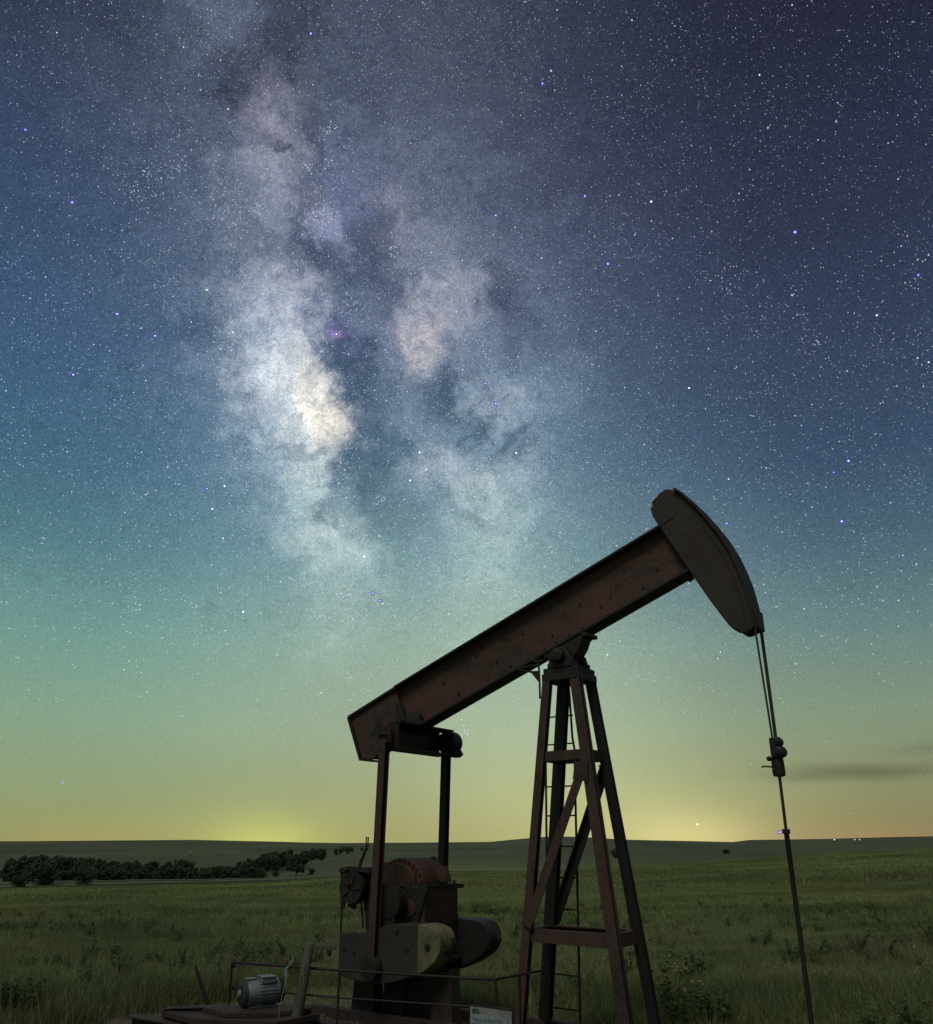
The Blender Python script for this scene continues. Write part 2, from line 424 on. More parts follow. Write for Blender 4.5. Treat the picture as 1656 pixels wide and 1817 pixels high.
class MB:
    """collects shapes for one mesh"""
    def __init__(s): s.v = []; s.f = []; s.sm = []
    def add(s, vs, fs, smooth=False):
        k = len(s.v)
        s.v += [tuple(p) for p in vs]
        s.f += [tuple(i + k for i in f) for f in fs]
        s.sm += [smooth] * len(fs)
        return s
    def box(s, a, b):
        (x0, y0, z0), (x1, y1, z1) = a, b
        x0, x1 = min(x0, x1), max(x0, x1); y0, y1 = min(y0, y1), max(y0, y1); z0, z1 = min(z0, z1), max(z0, z1)
        vs = [(x, y, z) for x in (x0, x1) for y in (y0, y1) for z in (z0, z1)]
        return s.add(vs, [(0, 1, 3, 2), (4, 6, 7, 5), (0, 4, 5, 1), (2, 3, 7, 6), (0, 2, 6, 4), (1, 5, 7, 3)])
    def prism(s, poly, v0, v1, axis='y'):
        """polygon in (x,z) extruded along y (or polygon (y,z) along x, or (x,y) along z)"""
        def P(a, b, t):
            return {'y': (a, t, b), 'x': (t, a, b), 'z': (a, b, t)}[axis]
        n = len(poly)
        vs = [P(a, b, v0) for a, b in poly] + [P(a, b, v1) for a, b in poly]
        fs = [tuple(range(n)), tuple(range(2 * n - 1, n - 1, -1))]
        fs += [(i, i + n, (i + 1) % n + n, (i + 1) % n) for i in range(n)]
        return s.add(vs, fs)
    def loftbar(s, p0, p1, prof0, prof1=None, up=(0, 1, 0)):
        """profile polygon(s) carried from p0 to p1; profile x axis ~ sideways, y axis ~ up"""
        p0, p1 = Vector(p0), Vector(p1)
        d = (p1 - p0).normalized(); upv = Vector(up)
        a = (upv - d * upv.dot(d)).normalized(); b = d.cross(a)
        prof1 = prof1 or prof0; n = len(prof0)
        vs = [p0 + b * x + a * y for x, y in prof0] + [p1 + b * x + a * y for x, y in prof1]
        fs = [tuple(range(n)), tuple(range(2 * n - 1, n - 1, -1))]
        fs += [(i, i + n, (i + 1) % n + n, (i + 1) % n) for i in range(n)]
        return s.add(vs, fs)
    def bar(s, p0, p1, w, h, up=(0, 1, 0)):
        return s.loftbar(p0, p1, [(-w / 2, -h / 2), (w / 2, -h / 2), (w / 2, h / 2), (-w / 2, h / 2)], up=up)
    def hbar(s, p0, p1, w, h, t=.012, up=(0, 1, 0)):
        """rolled H section: flanges w wide, h deep (along up)"""
        a, b, c = w / 2, h / 2, t / 2
        prof = [(-a, -b), (a, -b), (a, -b + t), (c, -b + t), (c, b - t), (a, b - t), (a, b), (-a, b), (-a, b - t), (-c, b - t), (-c, -b + t), (-a, -b + t)]
        return s.loftbar(p0, p1, prof, up=up)
    def cyl(s, p0, p1, r0, r1=None, n=16, cap=True):
        p0, p1 = Vector(p0), Vector(p1); r1 = r0 if r1 is None else r1
        d = (p1 - p0).normalized()
        a = d.orthogonal().normalized(); b = d.cross(a)
        c = [(cos(2 * pi * i / n), sin(2 * pi * i / n)) for i in range(n)]
        vs = [p0 + (a * x + b * y) * r0 for x, y in c] + [p1 + (a * x + b * y) * r1 for x, y in c]
        s.add(vs, [(i, (i + 1) % n, (i + 1) % n + n, i + n) for i in range(n)], True)
        if cap: s.add(vs, [tuple(range(n - 1, -1, -1)), tuple(range(n, 2 * n))])
        return s
    def tube(s, pts, r, n=8):
        pts = [Vector(p) for p in pts]
        rr = r if isinstance(r, (list, tuple)) else [r] * len(pts)
        rings = []; a = None
        for i, p in enumerate(pts):
            d = (pts[min(i + 1, len(pts) - 1)] - pts[max(i - 1, 0)]).normalized()
            a = d.orthogonal().normalized() if a is None else (a - d * a.dot(d)).normalized()
            b = d.cross(a)
            rings.append([p + (a * cos(2 * pi * k / n) + b * sin(2 * pi * k / n)) * rr[i] for k in range(n)])
        vs = [q for g in rings for q in g]
        fs = [(i * n + k, i * n + (k + 1) % n, (i + 1) * n + (k + 1) % n, (i + 1) * n + k) for i in range(len(pts) - 1) for k in range(n)]
        s.add(vs, fs, True)
        m = (len(pts) - 1) * n
        return s.add(vs, [tuple(range(n - 1, -1, -1)), tuple(range(m, m + n))])
    def lathe(s, prof, n=20, origin=(0, 0, 0), axis='z', smooth=True):
        """prof: (radius, height) pairs revolved about axis"""
        o = Vector(origin); vs = []
        for r, h in prof:
            for k in range(n):
                c, d = r * cos(2 * pi * k / n), r * sin(2 * pi * k / n)
                vs.append(o + Vector({'z': (c, d, h), 'y': (c, h, d), 'x': (h, c, d)}[axis]))
        m = len(prof)
        fs = [(i * n + k, i * n + (k + 1) % n, (i + 1) * n + (k + 1) % n, (i + 1) * n + k) for i in range(m - 1) for k in range(n)]
        s.add(vs, fs, smooth)
        return s.add(vs, [tuple(range(n - 1, -1, -1)), tuple(range((m - 1) * n, m * n))])
    def mesh(s, name):
        me = bpy.data.meshes.new(name)
        me.from_pydata(s.v, [], s.f)
        me.polygons.foreach_set('use_smooth', s.sm)
        bm = bmesh.new(); bm.from_mesh(me)
        bmesh.ops.recalc_face_normals(bm, faces=bm.faces)
        bm.to_mesh(me); bm.free()
        me.set_sharp_from_angle(angle=R(38))
        me.update()
        return me
    def build(s, name, mat, parent=None, bevel=0, label=None):
        me = s.mesh(name); me.materials.append(mat)
        o = bpy.data.objects.new(name, me); col.objects.link(o)
        o.parent = parent
        if bevel:
            b = o.modifiers.new('edge', 'BEVEL'); b.width = bevel; b.segments = 2; b.limit_method = 'ANGLE'; b.angle_limit = R(40)
        if label: o['label'] = label
        return o

def material(name, fn, rough=.8, metal=0.0, spec=.3):
    m = bpy.data.materials.new(name); m.use_nodes = True
    t = m.node_tree; b = t.nodes['Principled BSDF']
    b.inputs['Roughness'].default_value = rough; b.inputs['Metallic'].default_value = metal
    b.inputs['Specular IOR Level'].default_value = spec
    g = NT(t); fn(g, b)
    return m

def worn(name, c1, c2, c3, scale=3.0, rough=.75, bump=.3, spec=.3, streak=(1, 1, 1), metal=0.0, hi=(.62, .75)):
    """paint or steel: base c1, blotches c2, rust spots c3"""
    def fn(g, b):
        co = g.n('ShaderNodeTexCoord').outputs['Object']
        mp = g.n('ShaderNodeMapping'); g.put(mp.inputs[0], co); mp.inputs['Scale'].default_value = streak
        n1 = g.noise(mp.outputs[0], scale, 6, .65, .3)
        n2 = g.noise(co, scale * 6, 6, .7, .2)
        n3 = g.noise(co, scale * 30, 3, .6)
        a = g.mix(g.rng(n1, .40, .62, 0, 1), c1, c2)
        a = g.mix(g.rng(g.m('MULTIPLY_ADD', n2, .6, g.m('MULTIPLY', n1, .4)), hi[0] - .1, hi[1] - .1, 0, 1), a, c3)
        a = g.v('SCALE', a, g.rng(n3, .3, .7, .8, 1.2))
        g.put(b.inputs['Base Color'], a)
        g.put(b.inputs['Roughness'], g.rng(n2, .3, .7, rough - .12, min(1, rough + .15)))
        bp = g.n('ShaderNodeBump'); bp.inputs['Strength'].default_value = bump; bp.inputs['Distance'].default_value = .01
        g.put(bp.inputs['Height'], g.m('ADD', n2, g.m('MULTIPLY', n3, .4)))
        g.put(b.inputs['Normal'], bp.outputs[0])
    return material(name, fn, rough, metal, spec)

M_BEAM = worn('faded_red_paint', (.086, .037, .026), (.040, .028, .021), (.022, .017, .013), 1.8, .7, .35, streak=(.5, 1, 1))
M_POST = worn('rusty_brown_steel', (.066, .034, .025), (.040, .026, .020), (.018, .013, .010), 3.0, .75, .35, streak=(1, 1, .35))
M_DARK = worn('dark_greasy_shaded_steel', (.020, .017, .014), (.013, .011, .010), (.030, .018, .012), 4.0, .6, .35)  # dark steel, also used as shade on far-side parts and beam flanges
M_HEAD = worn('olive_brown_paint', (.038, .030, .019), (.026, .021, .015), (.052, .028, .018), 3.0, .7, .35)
M_GEAR = worn('rusted_cast_iron', (.032, .021, .016), (.017, .014, .012), (.085, .034, .017), 4.0, .75, .5, hi=(.55, .70))  # colour kept darker, standing for weaker light on the gear reducer
M_CW = worn('weathered_grey_iron', (.036, .033, .029), (.024, .022, .019), (.042, .025, .018), 5.0, .75, .4)
M_YEL = worn('faded_cream_yellow_paint', (.140, .126, .062), (.105, .095, .050), (.045, .035, .022), 6.0, .7, .3)
M_SKID = worn('red_brown_skid_steel', (.046, .029, .024), (.030, .021, .018), (.016, .012, .010), 4.0, .75, .4)
M_RAIL = worn('dark_pipe_steel', (.018, .015, .012), (.028, .017, .012), (.010, .009, .008), 9.0, .65, .2)
M_MOTOR = worn('pale_grey_motor_paint', (.155, .170, .182), (.115, .128, .138), (.055, .048, .040), 6.0, .5, .2, spec=.4)
M_MDARK = worn('dark_grey_motor_end', (.040, .043, .046), (.028, .03, .031), (.018, .016, .015), 8.0, .6, .2)
M_WOOD = worn('weathered_grey_wood', (.095, .085, .066), (.066, .058, .046), (.036, .03, .025), 6.0, .9, .6, streak=(3, 3, .3))
M_RAG = worn('tattered_white_plastic', (.24, .26, .25), (.18, .20, .19), (.10, .11, .10), 12.0, .6, .3)
M_RED = worn('faded_red_tag', (.32, .035, .03), (.22, .03, .025), (.1, .02, .02), 12, .6)
M_ROD = worn('oily_polished_steel', (.055, .05, .045), (.035, .032, .03), (.07, .05, .035), 10, .4, .1, metal=.4)
M_SIGN = worn('dirty_white_sign', (.24, .235, .21), (.19, .19, .17), (.13, .125, .11), 7, .55, .1)
M_PANEL = worn('pale_blue_white_panel', (.24, .275, .275), (.20, .235, .235), (.15, .17, .17), 8, .5, .1)
M_INK = worn('faded_dark_ink', (.07, .09, .12), (.10, .12, .15), (.16, .18, .2), 14, .6, .05)
M_GREENINK = worn('dark_green_print', (.05, .10, .035), (.07, .12, .05), (.12, .15, .09), 14, .6, .05)
M_LETTER = worn('worn_dark_lettering', (.032, .022, .016), (.038, .025, .018), (.060, .032, .023), 9, .75, .2)

# ================================================================== the pumpjack
# local frame: x along the beam towards the well, y away from the camera, z up; origin under the samson post
POST = (1.03, 8.07, 0.0)
YAW = R(-35)
pj = empty('pump_jack', POST, YAW, 'rusty red-brown oil pumpjack with its horse head raised, standing in the field', 'pumpjack')

# ---- walking beam: tilt 20.6 degrees, pivot above the post
SL = .3757
def bz(u, off=0.0):          # underside line of the beam at station u
    return 3.438 + SL * u + off
DEP = .545                   # vertical depth of the beam
def slab(u0, u1, z0, z1, v0, v1, mb):
    return mb.prism([(u0, bz(u0, z0)), (u1, bz(u1, z0)), (u1, bz(u1, z1)), (u0, bz(u0, z1))], v0, v1)
beam = slab(-2.45, 1.27, .0, DEP, -.010, .010, MB()).build('walking_beam', M_BEAM, pj)
slab(-2.17, 1.20, DEP, DEP + .026, -.105, .105, MB()).build('top_flange', M_DARK, beam, .003)  # dark colour of both flanges carries the shade of their undersides
slab(-1.95, 1.285, -.026, 0, -.105, .105, MB()).build('bottom_flange', M_DARK, beam, .003)
m = MB()
for u, w in ((-1.55, .33), (-1.35, .12), (-1.12, .40), (-.86, .22), (-.55, .35), (-.2, .15), (.12, .30), (.35, .16), (.62, .38), (.95, .2), (-.7, .09), (.8, .1)):
    m.cyl((u, -.0105, bz(u, w)), (u, -.021, bz(u, w)), .012, n=8)
m.build('rivet', M_DARK, beam)['kind'] = 'stuff'
# lettering along the web
def text_part(name, body, size, mat, parent, loc, rot, shear=0.0, extrude=.0015, sx=1.0):
    c = bpy.data.curves.new(name, 'FONT'); c.body = body; c.size = size; c.shear = shear; c.extrude = extrude
    c.align_x = 'CENTER'; c.align_y = 'CENTER'; c.materials.append(mat); c.resolution_u = 3
    o = bpy.data.objects.new(name, c); col.objects.link(o); o.parent = parent
    me = bpy.data.meshes.new_from_object(o.evaluated_get(bpy.context.evaluated_depsgraph_get()))
    bpy.data.objects.remove(o)
    o = bpy.data.objects.new(name, me); col.objects.link(o); o.parent = parent
    if not me.materials: me.materials.append(mat)
    o.location = loc; o.rotation_euler = rot; o.scale = (sx, 1, 1)
    return o
text_part('lettering', 'Jensen', .15, M_LETTER, beam, (.66, -.0105, bz(.62, .275)), (R(90), -math.atan(SL), 0), .35, .0004, 1.25)

# ---- tail box around the rear end of the beam
tail = [(-2.81, 2.905), (-2.17, 3.152), (-2.10, 2.98), (-2.10, 2.80), (-2.30, 2.53), (-2.462, 2.435), (-2.611, 2.452)]
tb = MB().prism(tail, -.075, .075).build('tail_box', M_BEAM, pj, .003)
MB().prism([(-2.835, 2.92), (-2.15, 3.19), (-2.14, 3.162), (-2.815, 2.895)], -.108, .108).build('cap_plate', M_DARK, tb, .002)
MB().prism([(-2.842, 2.905), (-2.815, 2.905), (-2.60, 2.43), (-2.628, 2.43)], -.108, .108).build('end_plate', M_DARK, tb, .002)
MB().prism([(-2.628, 2.447), (-2.46, 2.428), (-2.458, 2.41), (-2.632, 2.425)], -.108, .108).build('foot_plate', M_DARK, tb, .002)
MB().prism([(-2.135, 3.02), (-2.085, 2.99), (-2.03, 2.86), (-1.99, 2.82), (-2.03, 2.80), (-2.13, 2.83)], -.10, -.012).build('gusset', M_DARK, tb, .003)

# ---- horse head
arc_out = [(1.17, 4.742), (1.225, 4.715), (1.30, 4.645), (1.42, 4.485), (1.52, 4.325), (1.61, 4.162), (1.685, 3.99), (1.73, 3.84), (1.765, 3.70), (1.787, 3.55), (1.80, 3.42), (1.80, 3.285)]
back = [(1.73, 3.262), (1.70, 3.262), (1.655, 3.30), (1.625, 3.312), (1.588, 3.36), (1.45, 3.60), (1.31, 3.87), (1.16, 4.16), (1.01, 4.46), (.985, 4.52), (.985, 4.57), (1.0, 4.62), (1.035, 4.675), (1.08, 4.72), (1.13, 4.742)]
hh = MB().prism(arc_out + back, -.10, .10).build('horse_head', M_HEAD, pj, .010)
m = MB(); n = len(arc_out)
for i in range(1, n - 1):
    (a, b), (c, d) = arc_out[i], arc_out[i + 1]
    m.prism([(a, b), (c, d), (c + .022, d + .012), (a + .022, b + .012)], -.135, .135)
m.build('arc_plate', M_DARK, hh, .004)
MB().tube([(a - .055, -.103, b - .03) for a, b in arc_out[4:]], .008, 6).build('edge_weld', M_SKID, hh)
m = MB().box((1.20, -.09, bz(1.26, -.05)), (1.27, .09, bz(1.26, -.02)))
m.cyl((1.24, -.06, bz(1.24, -.06)), (1.24, -.06, bz(1.24, .0)), .016, n=6).cyl((1.24, .06, bz(1.24, -.06)), (1.24, .06, bz(1.24, 0)), .016, n=6)
m.build('hinge_lug', M_DARK, hh)
m = MB().box((.965, -.06, 4.575), (.99, .06, 4.61)).box((.968, -.03, 4.52), (.992, .03, 4.545)).tube([(.99, -.05, 4.62), (.985, -.05, 4.66), (1.03, -.05, 4.70)], .008, 6)
m.build('latch', M_DARK, hh)
MB().box((1.785, -.10, 3.29), (1.845, .10, 3.46)).build('wireline_clamp', M_DARK, hh, .006)
for a, b, nm in ((-.118, -.05, .0085), (.075, .045, .0145)):
    MB().tube([(1.818, a, 3.44), (1.822, a + (b - a) * .4, 3.0), (1.826, a + (b - a) * .76, 2.6), (1.828, b, 2.33)], nm, 10).build('bridle_cable', M_ROD, pj)
# carrier bar with its clamps
cb = MB().lathe([(.030, 2.085), (.047, 2.092), (.051, 2.12), (.049, 2.20), (.044, 2.235), (.028, 2.24)], 18, (1.83, 0, 0)).build('carrier_bar', M_DARK, pj)
MB().lathe([(.02, -.075), (.042, -.065), (.05, 0), (.042, .045), (.02, .055)], 14, (1.865, 0, 2.275), 'y').build('cable_socket', M_DARK, cb)
MB().lathe([(.018, -.065), (.036, -.055), (.042, 0), (.036, .045), (.018, .05)], 14, (1.852, 0, 2.355), 'y').build('cable_socket', M_DARK, cb)
MB().box((1.80, -.062, 2.235), (1.85, .062, 2.385)).build('clamp_block', M_DARK, cb, .004)
MB().tube([(1.79, -.03, 2.16), (1.745, -.06, 2.165), (1.715, -.07, 2.16)], .0065, 6).lathe([(.01, -.02), (.02, -.01), (.02, .01), (.01, .02)], 10, (1.775, -.03, 2.225), 'x').build('wing_nut', M_DARK, cb)
rod = MB().tube([(1.83, 0, 2.10), (1.825, 0, 1.64)], .0125, 10).build('polished_rod', M_ROD, pj)
MB().tube([(1.825, 0, 1.68), (1.825, 0, 1.672), (1.825, 0, 1.0), (1.825, 0, .34)], [.024, .020, .0185, .0185], 12).build('rod_liner', M_DARK, rod)
MB().box((1.80, -.024, 1.655), (1.85, .024, 1.69)).build('liner_clamp', M_DARK, rod, .003)

# ---- samson post
sp = MB().box((-.235, -.195, 3.03), (.160, .195, 3.10)).build('samson_post', M_DARK, pj, .004)
zt, zb = 3.06, .12
legs = {}
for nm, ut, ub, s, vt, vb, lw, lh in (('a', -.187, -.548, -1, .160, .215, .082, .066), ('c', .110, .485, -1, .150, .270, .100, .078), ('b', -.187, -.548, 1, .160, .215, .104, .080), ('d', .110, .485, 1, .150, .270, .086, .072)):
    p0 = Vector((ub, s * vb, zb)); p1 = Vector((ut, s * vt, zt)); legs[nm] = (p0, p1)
    MB().hbar(p0, p1, lw, lh, .010, up=(0, 1, 0)).build('leg', M_POST if s < 0 else M_DARK, sp, .002)  # near legs in lit brown, far legs darkened for shade
def leg_at(k, z):
    p0, p1 = legs[k]; t = (z - p0.z) / (p1.z - p0.z)
    return p0 + (p1 - p0) * t
for z, h in ((2.335, .085), (.83, .10)):
    for a, b, off in (('a', 'c', (0, -.004, 0)), ('b', 'd', (0, .004, 0)), ('a', 'b', (-.004, 0, 0)), ('c', 'd', (.004, 0, 0))):
        p, q = leg_at(a, z) + Vector(off), leg_at(b, z) + Vector(off)
        e = (q - p).normalized() * .008
        o = MB().bar(p - e, q + e, .012, h, up=(0, 0, 1)).build('girt', M_POST, sp, .002)
        ang = Vector(off) * 6
        MB().bar(p - e + Vector((0, 0, h / 2)) - ang, q + e + Vector((0, 0, h / 2)) - ang, .06, .010, up=(0, 0, 1)).build('girt_flange', M_POST, sp)
for a, b, s in (('a', 'c', -1), ('b', 'd', 1)):
    p = leg_at(a, .90) + Vector((.02, s * .048, 0)); q = leg_at(b, 2.27) + Vector((-.01, s * .048, 0))
    MB().bar(p, q, .085, .012, up=(0, 1, 0)).build('brace', M_POST if s < 0 else M_DARK, sp, .002)  # far brace coloured dark as shade, near one brown
    MB().bar(p + Vector((-.036, s * -.03, .01)), q + Vector((-.036, s * -.03, .01)), .010, .05, up=(0, 1, 0)).build('brace_flange', M_DARK, sp)
p, q = leg_at('c', 2.3), leg_at('d', 2.3)
MB().prism([(q.x - .10, 2.27), (q.x + .03, 2.27), (q.x + .05, 2.09), (q.x - .03, 2.12)], q.y + .046, q.y + .060).build('gusset', M_DARK, sp)
MB().prism([(p.x - .10, 2.27), (p.x + .03, 2.27), (p.x + .02, 2.09), (p.x - .13, 2.12)], p.y - .060, p.y - .048).build('gusset', M_POST, sp)
# centre bearing on top of the post
cbx = MB().box((-.225, -.18, 3.102), (.15, .18, 3.155)).build('centre_bearing', M_DARK, pj, .006)
MB().lathe([(.03, -.25), (.062, -.24), (.075, -.215), (.075, .215), (.062, .24), (.03, .25)], 20, (-.045, 0, 3.265), 'y').build('bearing_shaft', M_DARK, cbx)
for s in (-1, 1):
    MB().prism([(-.17, 3.15), (.10, 3.15), (.06, 3.29), (-.00, 3.345), (-.09, 3.345), (-.14, 3.29)], s * .10, s * .19).build('bearing_cap', M_DARK, cbx, .008)
    MB().cyl((.11, s * .13, 3.14), (.11, s * .13, 3.205), .016, n=6).cyl((-.185, s * .13, 3.14), (-.185, s * .13, 3.205), .016, n=6).cyl((.145, s * .10, 3.09), (.145, s * .10, 3.13), .014, n=6).build('bolt', M_DARK, cbx)['kind'] = 'stuff'
MB().prism([(-.26, bz(-.26, -.026)), (.20, bz(.20, -.026)), (.135, 3.34), (.06, 3.24), (-.13, 3.24), (-.22, 3.26)], -.095, .095).build('saddle', M_DARK, pj, .008)
m = MB()
for u in (-.25, -.12, .03, .17):
    for s in (-1, 1):
        m.cyl((u, s * .085, bz(u, -.075)), (u, s * .085, bz(u, .03)), .013, n=6)
m.box((.17, -.11, bz(.19, -.07)), (.235, .11, bz(.19, -.035)))
m.build('hold_down_bolt', M_DARK, pj)['kind'] = 'stuff'

# ---- ladder on the far side of the post, with the little catwalk bracket on top
def lad(z, side):
    t = (z - .1) / 2.95
    return Vector(((-.585 + .085 * t) + (0.325 if side else 0) , .33 - .0 * t, z))
ld = empty('ladder', (0, 0, 0)); ld.parent = pj
MB().tube([lad(.08, 0), lad(1.0, 0), lad(2.0, 0), lad(3.12, 0)], .0115, 8).build('rail', M_RAIL, ld)
MB().tube([lad(.08, 1), lad(1.2, 1), lad(2.45, 1), lad(2.56, 1) + Vector((-.02, 0, 0)), lad(3.02, 1) + Vector((-.045, 0, 0))], .0115, 8).build('rail', M_RAIL, ld)
for z in (.20, .47, .74, 1.01, 1.28, 1.555, 1.83, 2.10, 2.37, 2.50, 2.77):
    if z == 2.37: continue
    MB().cyl(lad(z, 0), lad(z, 1) + Vector((-.01 if z > 2.4 else 0, 0, 0)), .0075, n=6).build('rung', M_RAIL, ld)
br = MB().tube([(-.525, -.15, 3.194), (-.40, -.15, 3.202), (-.27, -.15, 3.206)], .011, 6)
br.tube([(-.525, -.15, 3.190), (-.44, -.15, 3.158), (-.34, -.15, 3.143), (-.28, -.15, 3.14)], .010, 6)
br.tube([(-.287, -.15, 2.88), (-.284, -.15, 3.06), (-.29, -.15, 3.27)], .010, 6)
br.prism([(-.385, 3.148), (-.285, 3.143), (-.285, 3.03)], -.156, -.146)
br.tube([(-.36, -.15, 3.26), (-.30, -.15, 3.235), (-.23, -.15, 3.24)], .014, 6)
br.build('grease_bracket', M_RAIL, pj)

# ---- equalizer and pitman arms
eq = MB().box((-2.02, -.44, 2.475), (-1.79, .52, 2.495)).box((-2.02, -.44, 2.735), (-1.79, .52, 2.755)).box((-1.995, -.44, 2.495), (-1.975, .50, 2.735)).build('equalizer', M_DARK, pj, .003)
MB().box((-1.985, -.44, 2.50), (-1.80, -.425, 2.73)).build('end_plate', M_DARK, eq)
MB().lathe([(.04, .48), (.115, .49), (.125, .52), (.125, .64), (.11, .67), (.04, .68)], 20, (-1.89, 0, 2.625), 'y').build('pin_housing', M_DARK, eq)
MB().prism([(-1.87, 2.47), (-1.80, 2.47), (-1.76, 2.50), (-1.80, 2.56)], .50, .66).build('pin_keeper', M_DARK, eq)
MB().lathe([(.05, -.10), (.10, -.09), (.10, .09), (.05, .10)], 18, (-1.905, 0, 2.80), 'y').box((-2.05, -.09, 2.76), (-1.76, .09, 2.80)).build('centre_bearing', M_DARK, eq)
for s, mt in ((-1, M_POST), (1, M_DARK)):  # far pitman gets the dark steel, shading painted in
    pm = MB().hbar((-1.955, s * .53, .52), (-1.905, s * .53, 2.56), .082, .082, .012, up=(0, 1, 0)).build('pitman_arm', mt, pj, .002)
    MB().prism([(-1.97, 2.53), (-1.84, 2.53), (-1.85, 2.70), (-1.905, 2.765), (-1.955, 2.70)], s * .53 - .035, s * .53 + .035).build('upper_yoke', mt, pm, .006)
    MB().lathe([(.02, -.06), (.052, -.055), (.052, .055), (.02, .06)], 14, (-1.905, s * .53, 2.66), 'y').build('wrist_pin', M_DARK, pm)
    MB().lathe([(.03, -.07), (.10, -.065), (.11, -.05), (.11, .05), (.10, .065), (.03, .07)], 18, (-1.957, s * .53, .50), 'y').build('crank_pin_bearing', M_DARK, pm)
MB().prism([(-2.07, 2.615), (-1.83, 2.60), (-1.94, 2.775)], -.592, -.575).build('triangular_plate', M_DARK, pj, .003)

# ---- cranks with their counterweights
cw_poly = [(-2.60, .66), (-2.575, .72), (-2.52, .745), (-2.10, .795), (-1.98, .80), (-1.79, .88), (-1.45, .888), (-1.27, .870), (-1.20, .80), (-1.185, .70), (-1.225, .62), (-1.34, .535), (-1.50, .465), (-1.68, .405), (-1.90, .365), (-2.15, .372), (-2.36, .40), (-2.50, .46), (-2.59, .55)]
def rounded(poly, times=2):
    for _ in range(times):
        out = []
        for i, (a0, b0) in enumerate(poly):
            a1, b1 = poly[(i + 1) % len(poly)]
            out += [(a0 * .75 + a1 * .25, b0 * .75 + b1 * .25), (a0 * .25 + a1 * .75, b0 * .25 + b1 * .75)]
        poly = out
    return poly
cw_poly = rounded(cw_poly, 1)
def clip_round(pl_):
    # same curve as the plate, a few millimetres proud, cut off at the paint line
    right = pl_[0][0] > -2
    cx_, cz_ = -1.9, .62
    g = [(u + (.006 if u > cx_ else -.006), z + (.006 if z > cz_ else -.006)) for u, z in cw_poly]
    cut = -1.44 if right else -2.40
    keep = lambda u: u > cut if right else u < cut
    out = []
    n = len(g)
    for i in range(n):
        (a0, b0), (a1, b1) = g[i], g[(i + 1) % n]
        if keep(a0): out.append((a0, b0))
        if keep(a0) != keep(a1):
            t = (cut - a0) / (a1 - a0); out.append((cut, b0 + (b1 - b0) * t))
    return out
for s in (-1, 1):
    du = 0.0 if s < 0 else -.0
    v0 = s * .455
    cr = MB().prism([(-2.03, .38), (-1.84, .38), (-1.76, 1.12), (-1.86, 1.19), (-1.98, 1.12)], s * .355, s * .445).build('crank', M_DARK, pj, .006)
    MB().lathe([(.04, -.06), (.15, -.05), (.15, .05), (.04, .06)], 20, (-1.87, s * .40, 1.06), 'y').build('crank_hub', M_DARK, cr)
    for k in range(3):
        a = s * (.475 - k * .082) if s > 0 else s * (.475 - k * .082)
        sh = [(u + (k * .004), z) for u, z in cw_poly]
        w = MB().prism(sh, a - .036, a + .036).build('counterweight', M_CW if s < 0 else M_DARK, cr, .008)  # far plates coloured darker for shade
        if s < 0:
            # cream painted ends, bolted proud of each plate
            rt = [(-1.44, .893), (-1.27, .878), (-1.190, .803), (-1.175, .70), (-1.217, .612), (-1.335, .527), (-1.44, .482)]
            lt = [(-2.605, .66), (-2.585, .727), (-2.525, .752), (-2.40, .768), (-2.40, .385), (-2.505, .45), (-2.60, .545)]
            for pl_ in (rt, lt):
                MB().prism(pl_[:0] + clip_round(pl_), a - .041, a + .041).build('painted_end', M_YEL, cr, .006)
    if s < 0:
        for uu, zz in ((-1.325, .715), (-2.525, .60)):
            MB().lathe([(.012, -.012), (.026, -.010), (.03, .0), (.03, .004)], 12, (uu, -.520, zz), 'y').build('bolt_and_hole', M_DARK, cr)
        for uu, zz in ((-1.69, .82), (-1.565, .68), (-2.34, .63), (-2.21, .61)):  # flat dark discs stand in for the open holes of the weight
            MB().lathe([(.010, -.008), (.020, -.006), (.02, .004)], 10, (uu, -.514, zz), 'y').build('bolt_and_hole', M_DARK, cr)
    else:
        MB().prism([(-1.30, .862), (-1.205, .79), (-1.178, .70), (-1.225, .612), (-1.30, .56)], .44, .50).build('worn_edge', M_SKID, cr, .004)

# ---- gear reducer
gr = MB().box((-2.24, -.26, .74), (-1.56, .26, 1.20)).build('gear_reducer', M_GEAR, pj, .012)
dome = [(-2.22, 1.20), (-2.22, 1.30)] + [(-1.93 + .30 * cos(t), 1.215 + .235 * sin(t)) for t in [pi * (1 - k / 12) for k in range(1, 13)]]
MB().prism([(-2.24, 1.202), (-2.21, 1.29)] + [(-1.92 + .29 * cos(t), 1.20 + .245 * sin(t)) for t in [pi * (.86 - .86 * k / 12) for k in range(13)]], -.20, .22).build('gear_cover', M_GEAR, gr, .015)
MB().prism([(-2.15, 1.203), (-2.10, 1.32)] + [(-1.92 + .22 * cos(t), 1.20 + .20 * sin(t)) for t in [pi * (.75 - .75 * k / 9) for k in range(10)]], -.245, -.20).build('cover_rib', M_GEAR, gr, .012)
MB().box((-2.27, -.275, 1.185), (-1.55, .275, 1.208)).build('joint_flange', M_DARK, gr, .003)
m = MB()
for u in (-2.24, -2.10, -1.74, -1.60):
    for s in (-1, 1):
        m.cyl((u, s * .272, 1.16), (u, s * .272, 1.235), .013, n=6)
m.build('flange_bolt', M_DARK, gr)['kind'] = 'stuff'
MB().lathe([(.05, -.34), (.09, -.33), (.11, -.26)], 22, (-1.87, 0, 1.06), 'y').build('shaft_boss', M_DARK, gr)
MB().prism([(-1.62, .90), (-1.52, 1.17), (-1.55, 1.19), (-1.80, 1.19), (-1.66, .78)], -.285, -.262).build('side_web', M_DARK, gr, .004)
